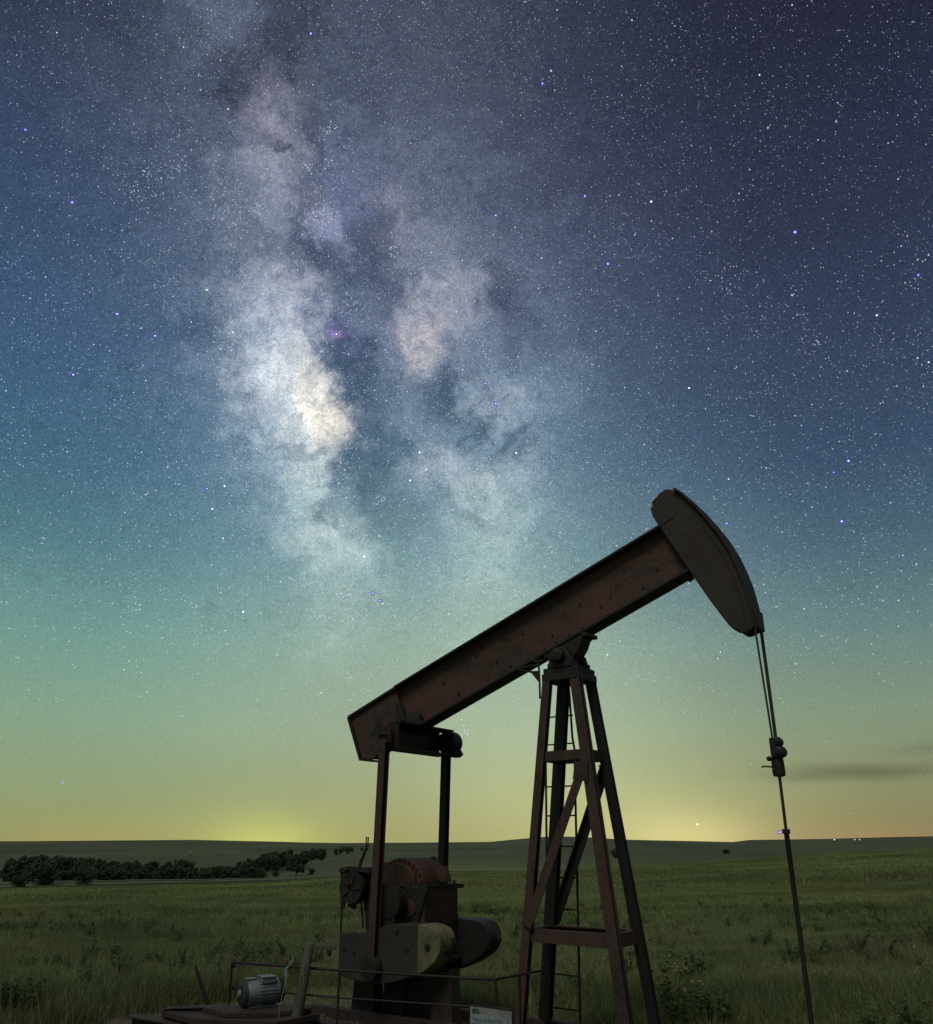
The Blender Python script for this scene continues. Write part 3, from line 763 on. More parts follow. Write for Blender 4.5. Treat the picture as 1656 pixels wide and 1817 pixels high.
MB().prism([(-1.67, 1.30), (-1.60, 1.22), (-1.57, 1.22), (-1.62, 1.34), (-1.66, 1.37)], .02, .20).build('inspection_lug', M_GEAR, gr, .003)
MB().tube([(-1.78, .22, 1.30), (-1.72, .23, 1.35), (-1.66, .24, 1.30), (-1.65, .25, 1.22)], .012, 6).build('vent_pipe', M_SKID, gr)
# ribbed hose column beside the far crank
m = MB()
prof = []
for k in range(23):
    z = .70 + k * .02
    prof += [(.026, z), (.034 + (.012 if k % 6 == 5 else 0), z + .007), (.034, z + .011), (.026, z + .017)]
m.lathe(prof, 12, (-1.73, .46, 0), smooth=False).build('ribbed_spring', M_DARK, gr)
MB().box((-1.80, .40, 1.15), (-1.66, .53, 1.19)).build('spring_cap', M_DARK, gr, .004)
# brake drum, bracket and lever on the tail side
bd = MB().lathe([(.03, -.05), (.125, -.05), (.15, -.055), (.155, -.04), (.155, .04), (.15, .055), (.04, .05)], 26, (-2.43, -.31, 1.165), 'y').build('brake_drum', M_DARK, pj, .0)
MB().cyl((-2.43, -.36, 1.165), (-2.43, -.12, 1.165), .035, n=14).build('drum_shaft', M_DARK, bd)
for k in range(5):
    t = 2 * pi * k / 5
    MB().bar((-2.43 + .04 * cos(t), -.368, 1.165 + .04 * sin(t)), (-2.43 + .13 * cos(t), -.368, 1.165 + .13 * sin(t)), .022, .012, up=(0, 1, 0)).build('spoke', M_GEAR, bd)
bk = MB().bar((-2.60, -.32, 1.35), (-2.575, -.32, .965), .028, .012, up=(0, 1, 0)).build('brake_bracket', M_RAIL, pj)
MB().prism([(-2.63, 1.325), (-2.50, 1.365), (-2.25, 1.355), (-2.22, 1.30), (-2.49, 1.325), (-2.585, 1.29)], -.35, -.24).build('guard_arm', M_DARK, bk, .004)
MB().bar((-2.59, -.32, .975), (-2.545, -.32, .975), .02, .03).bar((-2.545, -.33, 1.12), (-2.555, -.33, .97), .045, .02, up=(0, 1, 0)).build('toggle', M_DARK, bk, .003)
MB().bar((-2.47, -.33, 1.01), (-2.40, -.31, .985), .035, .05).tube([(-2.50, -.33, 1.08), (-2.44, -.33, .985), (-2.37, -.30, 1.05)], .012, 6).build('brake_link', M_DARK, bk)
lv = MB().tube([(-2.385, -.30, 1.34), (-2.355, -.30, 1.42), (-2.31, -.30, 1.50), (-2.29, -.30, 1.56)], [.019, .018, .014, .012], 8).build('brake_lever', M_GEAR, pj)
MB().tube([(-2.332, -.32, 1.455), (-2.315, -.33, 1.50), (-2.308, -.33, 1.53)], .0055, 6).build('cable', M_RAG, lv)
MB().bar((-2.300, -.30, 1.55), (-2.300, -.30, 1.632), .007, .012, up=(0, 1, 0)).bar((-2.275, -.30, 1.55), (-2.275, -.30, 1.632), .007, .012, up=(0, 1, 0)).bar((-2.305, -.30, 1.636), (-2.27, -.30, 1.636), .012, .009, up=(0, 0, 1)).bar((-2.305, -.30, 1.553), (-2.27, -.30, 1.553), .012, .012, up=(0, 0, 1)).build('eye', M_RAIL, lv)
MB().tube([(-2.565, -.33, 1.0), (-2.56, -.33, .5), (-2.55, -.33, .05)], .011, 8).build('brake_rod', M_RAIL, pj)
# cast body between the drum and the reducer
MB().prism([(-2.39, 1.16), (-2.36, 1.00), (-2.28, .74), (-1.60, .74), (-1.60, 1.18), (-1.98, 1.30), (-2.24, 1.33), (-2.39, 1.33)], -.24, .06).build('case', M_GEAR, gr, .015)
for u in (-2.20, -2.06, -1.92, -1.78):
    MB().prism([(u - .016, .76), (u + .016, .76), (u + .012, 1.20), (u - .012, 1.20)], -.262, -.235).build('case_rib', M_GEAR, gr, .004)
MB().lathe([(.03, -.30), (.07, -.295), (.085, -.26), (.085, -.22)], 16, (-1.72, 0, 1.0), 'y').build('bearing_cover', M_GEAR, gr)
m = MB()
for k in range(8):
    t = 2 * pi * k / 8
    m.cyl((-1.72 + .07 * cos(t), -.285, 1.0 + .07 * sin(t)), (-1.72 + .07 * cos(t), -.275, 1.0 + .07 * sin(t)), .009, n=6)
for k in range(11):
    t = pi * (.82 - .76 * k / 10)
    m.cyl((-1.92 + .275 * cos(t), -.21, 1.20 + .23 * sin(t)), (-1.92 + .275 * cos(t), -.185, 1.20 + .23 * sin(t)), .010, n=6)
m.build('cover_bolt', M_DARK, gr)['kind'] = 'stuff'
MB().prism([(-2.30, 1.33), (-2.05, 1.30), (-1.98, 1.36), (-2.02, 1.41), (-2.22, 1.40)], -.14, .05).build('filler_neck', M_GEAR, gr, .01)
MB().tube([(-2.33, -.26, .80), (-2.36, -.27, 1.05), (-2.30, -.27, 1.28), (-2.12, -.26, 1.36)], .010, 6).build('oil_line', M_DARK, gr)
# body between the drum and the reducer
MB().prism([(-2.30, .84), (-2.22, .74), (-2.20, 1.30), (-2.28, 1.345), (-2.38, 1.335), (-2.36, 1.02)], -.22, .10).build('pinion_housing', M_GEAR, gr, .01)
MB().prism([(-2.34, 1.02), (-2.20, .74), (-2.18, .46), (-2.26, .46)], -.25, -.16).build('bracket_web', M_DARK, gr, .006)

# ---- pedestal under the reducer
pd = MB().box((-2.06, -.20, .0), (-1.62, .20, .74)).build('pedestal', M_DARK, pj, .01)
for u0, u1 in ((-2.42, -2.12), (-1.46, -1.20)):
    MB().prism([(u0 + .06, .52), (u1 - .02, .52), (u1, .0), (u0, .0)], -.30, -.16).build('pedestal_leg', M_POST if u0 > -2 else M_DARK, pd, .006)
    if u0 < -2: MB().prism([(u0 + .06, .52), (u1 - .02, .52), (u1, .0), (u0, .0)], .16, .30).build('pedestal_leg', M_DARK, pd, .006)
MB().box((-2.44, -.31, .52), (-1.50, .28, .56)).build('pedestal_cap', M_DARK, pd, .004)
MB().cyl((-1.83, -.23, .0), (-1.83, -.23, .62), .018, n=8).build('drain_pipe', M_CW, pd)
MB().box((-2.90, -.36, 0.0), (.95, -.28, .10)).box((-2.90, .28, 0.0), (.95, .36, .10)).build('base_rail', M_SKID, pj, .004)

# ---- wellhead below the rod
wh = empty('wellhead', (POST[0] + 1.825 * cos(YAW), POST[1] + 1.825 * sin(YAW), 0), 0, 'squat dark wellhead with a stuffing box under the polished rod', 'wellhead')
MB().lathe([(.04, .30), (.055, .29), (.055, .22), (.04, .21), (.04, .12), (.13, .12), (.13, .08), (.09, .08), (.09, -.05), (.05, -.05)], 18).build('stuffing_box', M_DARK, wh)
MB().cyl((-.25, 0, .16), (.22, 0, .16), .032, n=12).build('flow_line', M_DARK, wh)

# ================================================================== things around the unit
def L2W(u, v, z):
    return (POST[0] + u * cos(YAW) - v * sin(YAW), POST[1] + u * sin(YAW) + v * cos(YAW), z)

# skid beams left of the unit
def ibeam(mb, p0, p1, w=.12, h=.16, t=.014):
    return mb.hbar(p0, p1, w, h, t, up=(0, 0, 1))
sk = empty('engine_skid', POST, YAW, 'low skid of red-brown steel beams carrying the grey motor', 'skid')
for (u0, u1, v, zt_) in ((-3.36, -1.0, -2.05, .20), (-3.36, -1.2, -1.745, .20), (-3.20, -1.3, -1.53, .205), (-2.45, -.9, -1.29, .20)):
    ibeam(MB(), (u0, v, zt_ - .08), (u1, v, zt_ - .08)).build('skid_beam', M_SKID, sk, .003)
MB().hbar((-3.0, -2.0, .245), (-2.52, -1.72, .27), .10, .07, .01, up=(0, 0, 1)).build('cross_rail', M_SKID, sk, .003)
MB().prism([(-3.02, -2.02), (-2.62, -1.78), (-2.10, -1.30), (-1.80, -1.36), (-1.85, -1.80), (-2.5, -2.1)], .215, .262, 'z').build('motor_plate', M_SKID, sk, .005)
MB().prism([(-2.70, -1.86), (-2.42, -1.60), (-1.98, -1.30), (-1.86, -1.40), (-2.0, -1.72), (-2.3, -1.95)], .263, .30, 'z').build('slide_rail', M_SKID, sk, .005)

# electric motor
mt = empty('electric_motor', L2W(-2.29, -1.60, .30), R(-8), 'pale grey electric motor with a slotted round end, bolted on the skid', 'motor')
mt.rotation_euler = (0, 0, R(33)); mt.scale = (.84, .84, .80)
body = MB().lathe([(.05, -.155), (.118, -.15), (.128, -.13), (.130, -.05), (.130, .16), (.118, .185), (.05, .19)], 30, (0, 0, .135), 'x').build('housing', M_MOTOR, mt)
for k in range(26):
    t = 2 * pi * k / 26
    if sin(t) < -.75: continue
    MB().bar((-.04, .131 * cos(t), .135 + .131 * sin(t)), (.15, .131 * cos(t), .135 + .131 * sin(t)), .006, .010, up=(0, cos(t), sin(t))).build('cooling_fin', M_MOTOR, body)
MB().lathe([(.03, -.20), (.095, -.20), (.122, -.18), (.126, -.155), (.05, -.15)], 26, (0, 0, .135), 'x').build('end_bell', M_MDARK, mt)
for k in range(10):
    t = 2 * pi * k / 10
    MB().box((-.204, -.006, .045), (-.2, .006, .088)).build('vent_slot', M_DARK, mt).matrix_local = Matrix.Translation((0, 0, .135)) @ Matrix.Rotation(t, 4, 'X')
MB().lathe([(.01, -.222), (.032, -.22), (.04, -.204)], 16, (0, 0, .135), 'x').build('hub_cap', M_MOTOR, mt)
MB().box((-.02, -.12, .225), (.12, .02, .282)).build('terminal_box', M_MOTOR, mt, .008)
MB().box((-.028, -.128, .282), (.128, .028, .290)).build('box_lid', M_MOTOR, mt, .003)
MB().box((-.15, -.05, .262), (-.05, .05, .274)).build('lifting_pad', M_MOTOR, mt, .004)
MB().lathe([(.03, .195), (.115, .198), (.118, .205), (.095, .215), (.118, .226), (.115, .232), (.03, .235)], 26, (0, 0, .135), 'x').build('belt_pulley', M_DARK, mt)
for s in (-1, 1):
    MB().box((-.13, s * .06, 0), (.15, s * .135, .02)).build('foot', M_MDARK, mt, .004)
    MB().prism([(-.10, .02), (.12, .02), (.12, .07), (-.10, .07)], s * .085, s * .105).build('foot_web', M_MDARK, mt)

# steel bar leaning out of the skid
a, b = Vector((-2.346, 8.674, .20)), Vector((-2.502, 8.674, .525))
sb = MB().loftbar(a + (a - b) * .7, b, [(-.026, -.012), (.026, -.012), (.026, .012), (-.026, .012)], [(-.014, -.008), (.014, -.008), (.003, .008), (-.010, .008)]).build('steel_stake', M_RAIL)
tag(sb, 'thin dark steel bar leaning left, left of the grey motor', 'stake')

# wooden post behind the motor
wpz = empty('fence_post', (-1.33, 7.9, 0), 0, 'weathered grey wooden post leaning right behind the grey motor', 'post')
MB().tube([(-.11, 0, -.1), (-.09, 0, .10), (-.062, 0, .30), (0, 0, .785), (.003, 0, .797)], [.048, .048, .046, .038, .031], 14).build('trunk', M_WOOD, wpz)
m = MB()
for x, z, l in ((-.045, .5, .06), (-.02, .6, .05), (-.07, .38, .06)):
    m.box((x - .0012, -.044, z - l), (x + .0012, -.038, z + l))
m.build('crack', M_DARK, wpz)['kind'] = 'stuff'
MB().box((.03, -.02, .745), (.22, .0, .782)).build('side_board', M_WOOD, wpz, .003)

# torn white plastic and red tag on a wire beside the post
rgx = [(-.19, .32), (-.178, .40), (-.165, .46), (-.152, .52), (-.145, .57), (-.15, .62), (-.118, .68)]
rg = MB()
rg.tube([(-.21, -.1, .10), (-.20, -.1, .22)] + [(x - .01, -.1, z) for x, z in rgx], [.003, .0035, .003, .0035, .004, .005, .008, .007, .005], 6)
rg.tube([(-.155, -.1, .55), (-.178, -.1, .585), (-.168, -.1, .62), (-.145, -.1, .63)], [.004, .008, .007, .004], 6)
rg.tube([(-.135, -.1, .64), (-.115, -.1, .68), (-.118, -.1, .70)], [.005, .009, .005], 6)
rgo = empty('torn_plastic_strip', (-1.33, 7.9, 0), 0, 'torn white plastic strip with a red tag, left of the wooden post', 'plastic')
rg.build('strip', M_RAG, rgo)
MB().lathe([(.003, .660), (.010, .665), (.011, .68), (.004, .686)], 8, (-.172, -.1, 0)).build('red_tag', M_RED, rgo)

# pipe guard rail in front of the unit
def P(u, v, z): return Vector(L2W(u, v, z))
grl = empty('guard_rail', L2W(-1.5, -1.5, 0), 0, 'thin dark two-bar pipe guard rail in front of the counterweights', 'railing')
inv = Matrix.Translation(-Vector(grl.location))
T = [(-2.71, -1.56, .598), (-1.58, -1.385, .600), (-.40, -1.10, .598), (-.247, -1.045, .600), (-.219, -.738, .600), (-.19, -.42, .60)]
Bt = [(-2.69, -1.548, .40), (-1.566, -1.382, .40), (-.218, -1.013, .40)]
def gt(pts): return [inv @ P(*p) for p in pts]
MB().tube(gt(T), .0105, 8).build('top_bar', M_RAIL, grl)
MB().tube(gt(Bt), .0075, 8).build('middle_bar', M_RAIL, grl)
for p in (T[0], T[1], T[3], T[4]):
    MB().tube(gt([p, (p[0], p[1], .30), (p[0] - .01, p[1], 0)]), .0105, 8).build('upright', M_RAIL, grl)
MB().lathe([(.012, -.03), (.02, -.02), (.02, .02), (.012, .03)], 10, tuple(inv @ P(T[0][0] + .01, T[0][1], .585))).build('joint', M_RAIL, grl)
MB().lathe([(.010, -.02), (.016, -.015), (.016, .015), (.010, .02)], 10, tuple(inv @ P(Bt[0][0], Bt[0][1], .40))).build('joint', M_RAIL, grl)

# lease sign hung on the rail
sg = empty('lease_sign', L2W(-.268, -1.075, .012), YAW, 'small white sign with a green emblem in a black frame on the rail', 'sign')
MB().box((-.205, -.012, .06), (.205, 0, .405)).build('frame', M_DARK, sg, .002)
MB().box((-.190, -.016, .07), (.190, -.0125, .392)).build('board', M_SIGN, sg)
MB().box((-.188, -.019, .08), (.150, -.0165, .345)).build('panel', M_PANEL, sg)
MB().tube([(-.165, -.0185, .352), (-.160, -.0185, .372), (-.14, -.0185, .383), (-.118, -.0185, .376), (-.105, -.0185, .352)], [.007, .010, .010, .010, .006], 6).tube([(-.15, -.0185, .352), (-.135, -.0185, .363), (-.125, -.0185, .352)], .006, 6).build('emblem', M_GREENINK, sg)
text_part('lettering', 'Ranson & Baird INC.', .034, M_INK, sg, (-.02, -.0205, .312), (R(90), 0, 0), 0, .0005, 1.0)
m = MB(); rp = random.Random(3)
for zz, x0, x1 in ((.280, -.175, -.01), (.268, -.175, .08), (.232, -.17, .10), (.20, -.17, .06)):
    x = x0
    while x < x1:
        w = rp.uniform(.006, .016); m.box((x, -.0200, zz - .003), (x + w, -.0192, zz + .004)); x += w + rp.uniform(.002, .006)
m.build('small_print', M_INK, sg)['kind'] = 'stuff'
MB().cyl((-.16, .01, 0), (-.16, .01, .39), .010, n=8).cyl((.16, .01, 0), (.16, .01, .39), .010, n=8).build('stand', M_RAIL, sg)

# ================================================================== land
# skyline and slopes: angle below/above eye level (degrees) by bearing, at several distances
AZ = [-32, -27, -17, -12, -10, -8, -6.5, -4, 1.5, 3, 5.5, 7.5, 10, 14, 16.6, 17.6, 22, 25, 28, 34]
def y2a(y): return math.degrees(math.atan((908.5 - y) / 1473)) + PITCH
K = {
    12:   [y2a(1770)] * 20,
    30:   [y2a(1655)] * 14 + [y2a(1652), y2a(1651), y2a(1648), y2a(1645), y2a(1643), y2a(1640)],
    60:   [y2a(1615)] * 8 + [y2a(y) for y in (1613, 1612, 1610, 1609, 1606, 1602, 1600, 1599, 1594, 1590, 1586, 1580)],
    120:  [y2a(y) for y in (1590, 1590, 1588, 1587, 1586, 1584, 1583, 1580, 1577, 1576, 1574, 1572, 1570, 1566, 1562, 1561, 1554, 1549, 1544, 1538)],
    260:  [y2a(y) for y in (1571, 1570, 1568, 1566, 1564, 1560, 1558, 1556, 1552, 1550, 1548, 1546, 1543, 1537, 1532, 1530, 1520, 1515, 1510, 1505)],
    300:  [y2a(y) for y in (1569, 1568, 1567, 1565, 1562, 1559, 1556, 1553, 1549, 1548, 1546, 1544, 1541, 1535, 1530, 1528, 1518, 1513, 1508, 1503)],
    350:  [y2a(y) for y in (1560, 1560, 1559, 1558, 1556, 1551, 1545, 1542, 1541, 1542, 1541, 1539, 1536, 1531, 1526, 1525, 1515, 1510, 1506, 1502)],
    420:  [y2a(y) for y in (1555, 1555, 1555, 1555, 1553, 1543, 1533, 1528, 1529, 1530, 1530, 1529, 1526, 1524, 1520, 1519, 1511, 1507, 1504, 1500)],
    560:  [y2a(y) for y in (1550, 1549, 1548, 1545, 1540, 1528, 1521, 1518, 1520, 1520, 1518, 1517, 1516, 1515, 1512, 1511, 1505, 1502, 1500, 1497)],
    1000: [y2a(y) for y in (1525, 1524, 1520, 1516, 1514, 1511, 1509, 1506, 1505, 1502, 1499, 1499, 1502, 1506, 1503, 1500, 1498, 1497, 1495, 1494)],
    1700: [y2a(y) for y in (1494, 1493.6, 1491, 1494, 1495.5, 1496.3, 1496, 1495.6, 1494, 1490, 1484, 1485.5, 1490, 1492.5, 1494.3, 1490.7, 1489, 1486.5, 1485, 1484.5)],
    2600: [y2a(1500)] * 20,
    9000: [y2a(1496)] * 20,
}
KR = sorted(K)
KA = np.array([K[r] for r in KR])
LR = np.log(np.array(KR, float))
def land(x, y):
    x = np.asarray(x, float); y = np.asarray(y, float)
    r = np.maximum(np.hypot(x, y), 1e-6); a = np.degrees(np.arctan2(x, y))
    ab = np.where(np.abs(a) > 60, 60 * np.sign(a) * np.clip((180 - np.abs(a)) / 120, 0, 1), a)
    cols = np.stack([np.interp(ab, AZ, row) for row in KA])          # smooth across bearings
    lr = np.log(np.clip(r, 12, 9000))
    idx = np.clip(np.searchsorted(LR, lr) - 1, 0, len(LR) - 2)
    t = (lr - LR[idx]) / (LR[idx + 1] - LR[idx])
    f = idx.ravel(); j = np.arange(f.size)
    C = cols.reshape(len(KR), -1)
    # catmull-rom along the distance
    p1, p2 = C[f, j], C[f + 1, j]; p0 = C[np.maximum(f - 1, 0), j]; p3 = C[np.minimum(f + 2, len(KR) - 1), j]
    h = LR[f + 1] - LR[f]
    m1 = (p2 - p0) / (LR[f + 1] - LR[np.maximum(f - 1, 0)]) * h
    m2 = (p3 - p1) / (LR[np.minimum(f + 2, len(KR) - 1)] - LR[f]) * h
    tt = t.ravel()
    ang = (2 * tt**3 - 3 * tt**2 + 1) * p1 + (tt**3 - 2 * tt**2 + tt) * m1 + (-2 * tt**3 + 3 * tt**2) * p2 + (tt**3 - tt**2) * m2
    ang = ang.reshape(r.shape)
    z = EYE + r * np.tan(np.radians(ang))
    bumps = (np.sin(x * .11 + 1.7 * np.sin(y * .05)) * np.sin(y * .13 + 1.3 * np.sin(x * .07)) * .10
             + np.sin(x * .023 + 2) * np.sin(y * .031 + 1.1 * np.sin(x * .017)) * .5)
    z = z + bumps * smooth(r, 14, 160) * (1 - smooth(r, 900, 1500) * .8)
    flat = 1 - smooth(r, 10.5, 15)
    return z * (1 - flat) + 0.0 * flat

def grid_mesh(name, az, rr):
    A, Rr = np.meshgrid(np.radians(az), rr, indexing='ij')
    X = Rr * np.sin(A); Y = Rr * np.cos(A); Z = land(X, Y)
    n, m = X.shape
    v = np.stack([X, Y, Z], -1).reshape(-1, 3)
    i, j = np.meshgrid(np.arange(n - 1), np.arange(m - 1), indexing='ij')
    q = np.stack([i * m + j, i * m + j + 1, (i + 1) * m + j + 1, (i + 1) * m + j], -1).reshape(-1, 4)
    me = bpy.data.meshes.new(name)
    me.vertices.add(len(v)); me.vertices.foreach_set('co', v.ravel())
    me.loops.add(q.size); me.loops.foreach_set('vertex_index', q.ravel())
    me.polygons.add(len(q)); me.polygons.foreach_set('loop_start', np.arange(len(q)) * 4)
    me.polygons.foreach_set('use_smooth', np.ones(len(q), bool))
    me.update(calc_edges=True)
    return me

def field_colour(g, c_hi, c_lo, c_dry, fine=1.0):
    """patchy prairie: broad swathes, drifts drawn out across the slope, dry and yellow flowering patches"""
    pos = g.n('ShaderNodeNewGeometry').outputs['Position']
    mp = g.n('ShaderNodeMapping'); g.put(mp.inputs[0], pos); mp.inputs['Scale'].default_value = (.35, 1, .6)
    n0 = g.noise(pos, .018, 4, .6, .5)
    n1 = g.noise(mp.outputs[0], .11, 5, .62, .6)
    n2 = g.noise(mp.outputs[0], .75, 4, .6, .3)
    n3 = g.noise(pos, .05, 3, .55)
    a = g.mix(g.rng(g.m('ADD', g.m('MULTIPLY', n1, .6), g.m('MULTIPLY', n2, .4)), .40, .60, 0, 1), c_lo, c_hi)
    a = g.mix(g.m('MULTIPLY', g.rng(n3, .50, .64, 0, 1), g.rng(n2, .42, .58, .2, .8)), a, c_dry)
    a = g.v('SCALE', a, g.rng(n0, .35, .65, .72, 1.22))
    return a, n1, n2

def ground_fn(g, b):
    a, n1, n2 = field_colour(g, (.190, .212, .085), (.110, .130, .060), (.215, .212, .088))
    pos = g.n('ShaderNodeNewGeometry').outputs['Position']
    dist = g.v('LENGTH', pos)
    # far hills: drier and duller range grass
    hill = g.mix(g.rng(g.noise(pos, .006, 5, .6, .4), .38, .62, 0, 1), (.060, .074, .042), (.092, .106, .056))
    a = g.mix(g.rng(dist, 270, 430, 0, 1), a, hill)
    sp_ = g.n('ShaderNodeSeparateXYZ'); g.put(sp_.inputs[0], pos)
    ditch = g.m('MULTIPLY', g.m('MULTIPLY', g.rng(dist, 262, 272, 0, 1, True), g.rng(dist, 325, 340, 1, 0, True)), g.rng(sp_.outputs[0], -40, -10, 1, 0))
    a = g.mix(ditch, a, (.035, .040, .022))
    pads = g.v('LENGTH', g.v('MULTIPLY', g.v('SUBTRACT', pos, (-.9, 7.6, 0)), (1, 1.4, 1)))
    gn = g.noise(pos, 9, 5, .7)
    soil = g.mix(g.rng(gn, .35, .65, 0, 1), (.06, .05, .035), (.13, .11, .085))
    a = g.mix(g.rng(g.m('ADD', pads, g.noise(pos, 1.2, 4)), 3.9, 4.9, 1, 0), a, soil)
    g.put(b.inputs['Base Color'], a)
    bp = g.n('ShaderNodeBump'); bp.inputs['Strength'].default_value = .8; bp.inputs['Distance'].default_value = .5
    g.put(bp.inputs['Height'], g.m('ADD', n1, g.m('MULTIPLY', n2, .4)))
    g.put(b.inputs['Normal'], bp.outputs[0])
M_LAND = material('prairie', ground_fn, .95, spec=.05)

azs = np.concatenate([np.arange(-180, -36, 4.0), np.arange(-36, 36, .2), np.arange(36, 180.01, 4.0)])
rrs = np.concatenate([[0.01, 2, 4, 6, 8], np.geomspace(10, 9000, 330)])
me = grid_mesh('ground', azs, rrs); me.materials.append(M_LAND)
ground = bpy.data.objects.new('ground', me); col.objects.link(ground); ground['kind'] = 'structure'

# pale track along the far edge of the field with its ditch bank
def strip(name, pts, w, mat, lift=.06):
    m = MB(); L = []
    for i, (x, y) in enumerate(pts):
        a = Vector(pts[max(i - 1, 0)]); b = Vector(pts[min(i + 1, len(pts) - 1)])
        d = (b - a).normalized(); nrm = Vector((-d.y, d.x)) * w / 2
        for s in (-1, 1):
            qx, qy = x + nrm.x * s, y + nrm.y * s
            L.append((qx, qy, float(land(qx, qy)) + lift))
    n = len(pts)
    m.add(L, [(2 * i, 2 * i + 1, 2 * i + 3, 2 * i + 2) for i in range(n - 1)], True)
    o = m.build(name, mat); o['kind'] = 'structure'; return o
def pol(a, r): return (r * sin(R(a)), r * cos(R(a)))
def track_fn(g, b):
    pos = g.n('ShaderNodeNewGeometry').outputs['Position']
    g.put(b.inputs['Base Color'], g.mix(g.rng(g.noise(pos, .3, 5, .65), .35, .65, 0, 1), (.07, .078, .05), (.13, .13, .095)))
M_TRACK = material('pale_track', track_fn, .95, spec=.05)
strip('track', [pol(a, 352 + 3 * sin(a * .5)) for a in np.arange(-36, -6, .8)], 6, M_TRACK, .25)

# ------------------------------------------------------------------ grass
def leaf_fn(c_hi, c_lo, c_dry):
    def fn(g, b):
        a, n1, n2 = field_colour(g, c_hi, c_lo, c_dry)
        rn = g.n('ShaderNodeObjectInfo').outputs['Random']
        a = g.v('SCALE', a, g.rng(rn, 0, 1, .7, 1.35))
        g.put(b.inputs['Base Color'], a)
    return fn
def leafy(m):
    # thin blades let part of the light through
    t = m.node_tree; b = t.nodes['Principled BSDF']; o = t.nodes['Material Output']
    tr = t.nodes.new('ShaderNodeBsdfTranslucent'); mx = t.nodes.new('ShaderNodeMixShader'); mx.inputs[0].default_value = .38
    if b.inputs['Base Color'].links: t.links.new(b.inputs['Base Color'].links[0].from_socket, tr.inputs[0])
    t.links.new(b.outputs[0], mx.inputs[1]); t.links.new(tr.outputs[0], mx.inputs[2]); t.links.new(mx.outputs[0], o.inputs[0])
    return m
M_GRASS = leafy(material('grass_blades', leaf_fn((.245, .275, .105), (.150, .180, .074), (.290, .280, .115)), .8, spec=.1))
M_TALL = leafy(material('tall_seeding_grass', leaf_fn((.26, .27, .14), (.17, .19, .095), (.28, .27, .14)), .85, spec=.1))
M_WEED = leafy(material('broadleaf_weed', leaf_fn((.150, .185, .075), (.095, .125, .055), (.150, .145, .065)), .8, spec=.1))
M_FLOWER = material('yellow_wildflower', lambda g, b: g.put(b.inputs['Base Color'], (.26, .23, .07, 1)), .8)

def tuft(name, nb, h, spread, w, mat, lean=.35, seed=0, seg=3):
    rr_ = random.Random(seed); m = MB()
    for _ in range(nb):
        a = rr_.uniform(0, 2 * pi); d = spread * math.sqrt(rr_.random())
        x, y = d * cos(a), d * sin(a)
        la = rr_.uniform(0, 2 * pi); ln = rr_.uniform(.05, lean) * h; hh_ = h * rr_.uniform(.45, 1.0); ww = w * rr_.uniform(.6, 1.2)
        fa = rr_.uniform(0, pi); fx, fy = cos(fa) * ww, sin(fa) * ww
        vs = []
        for k in range(seg):
            t = k / seg; wk = 1 - t * .7
            px, py, pz = x + cos(la) * ln * t * t, y + sin(la) * ln * t * t, hh_ * t
            vs += [(px - fx * wk, py - fy * wk, pz), (px + fx * wk, py + fy * wk, pz)]
        vs.append((x + cos(la) * ln, y + sin(la) * ln, hh_ * .96))
        fs = [(2 * k, 2 * k + 1, 2 * k + 3, 2 * k + 2) for k in range(seg - 1)] + [(2 * seg - 2, 2 * seg - 1, 2 * seg)]
        m.add(vs, fs)
    me = bpy.data.meshes.new(name); me.from_pydata(m.v, [], m.f); me.materials.append(mat); me.update()
    return me

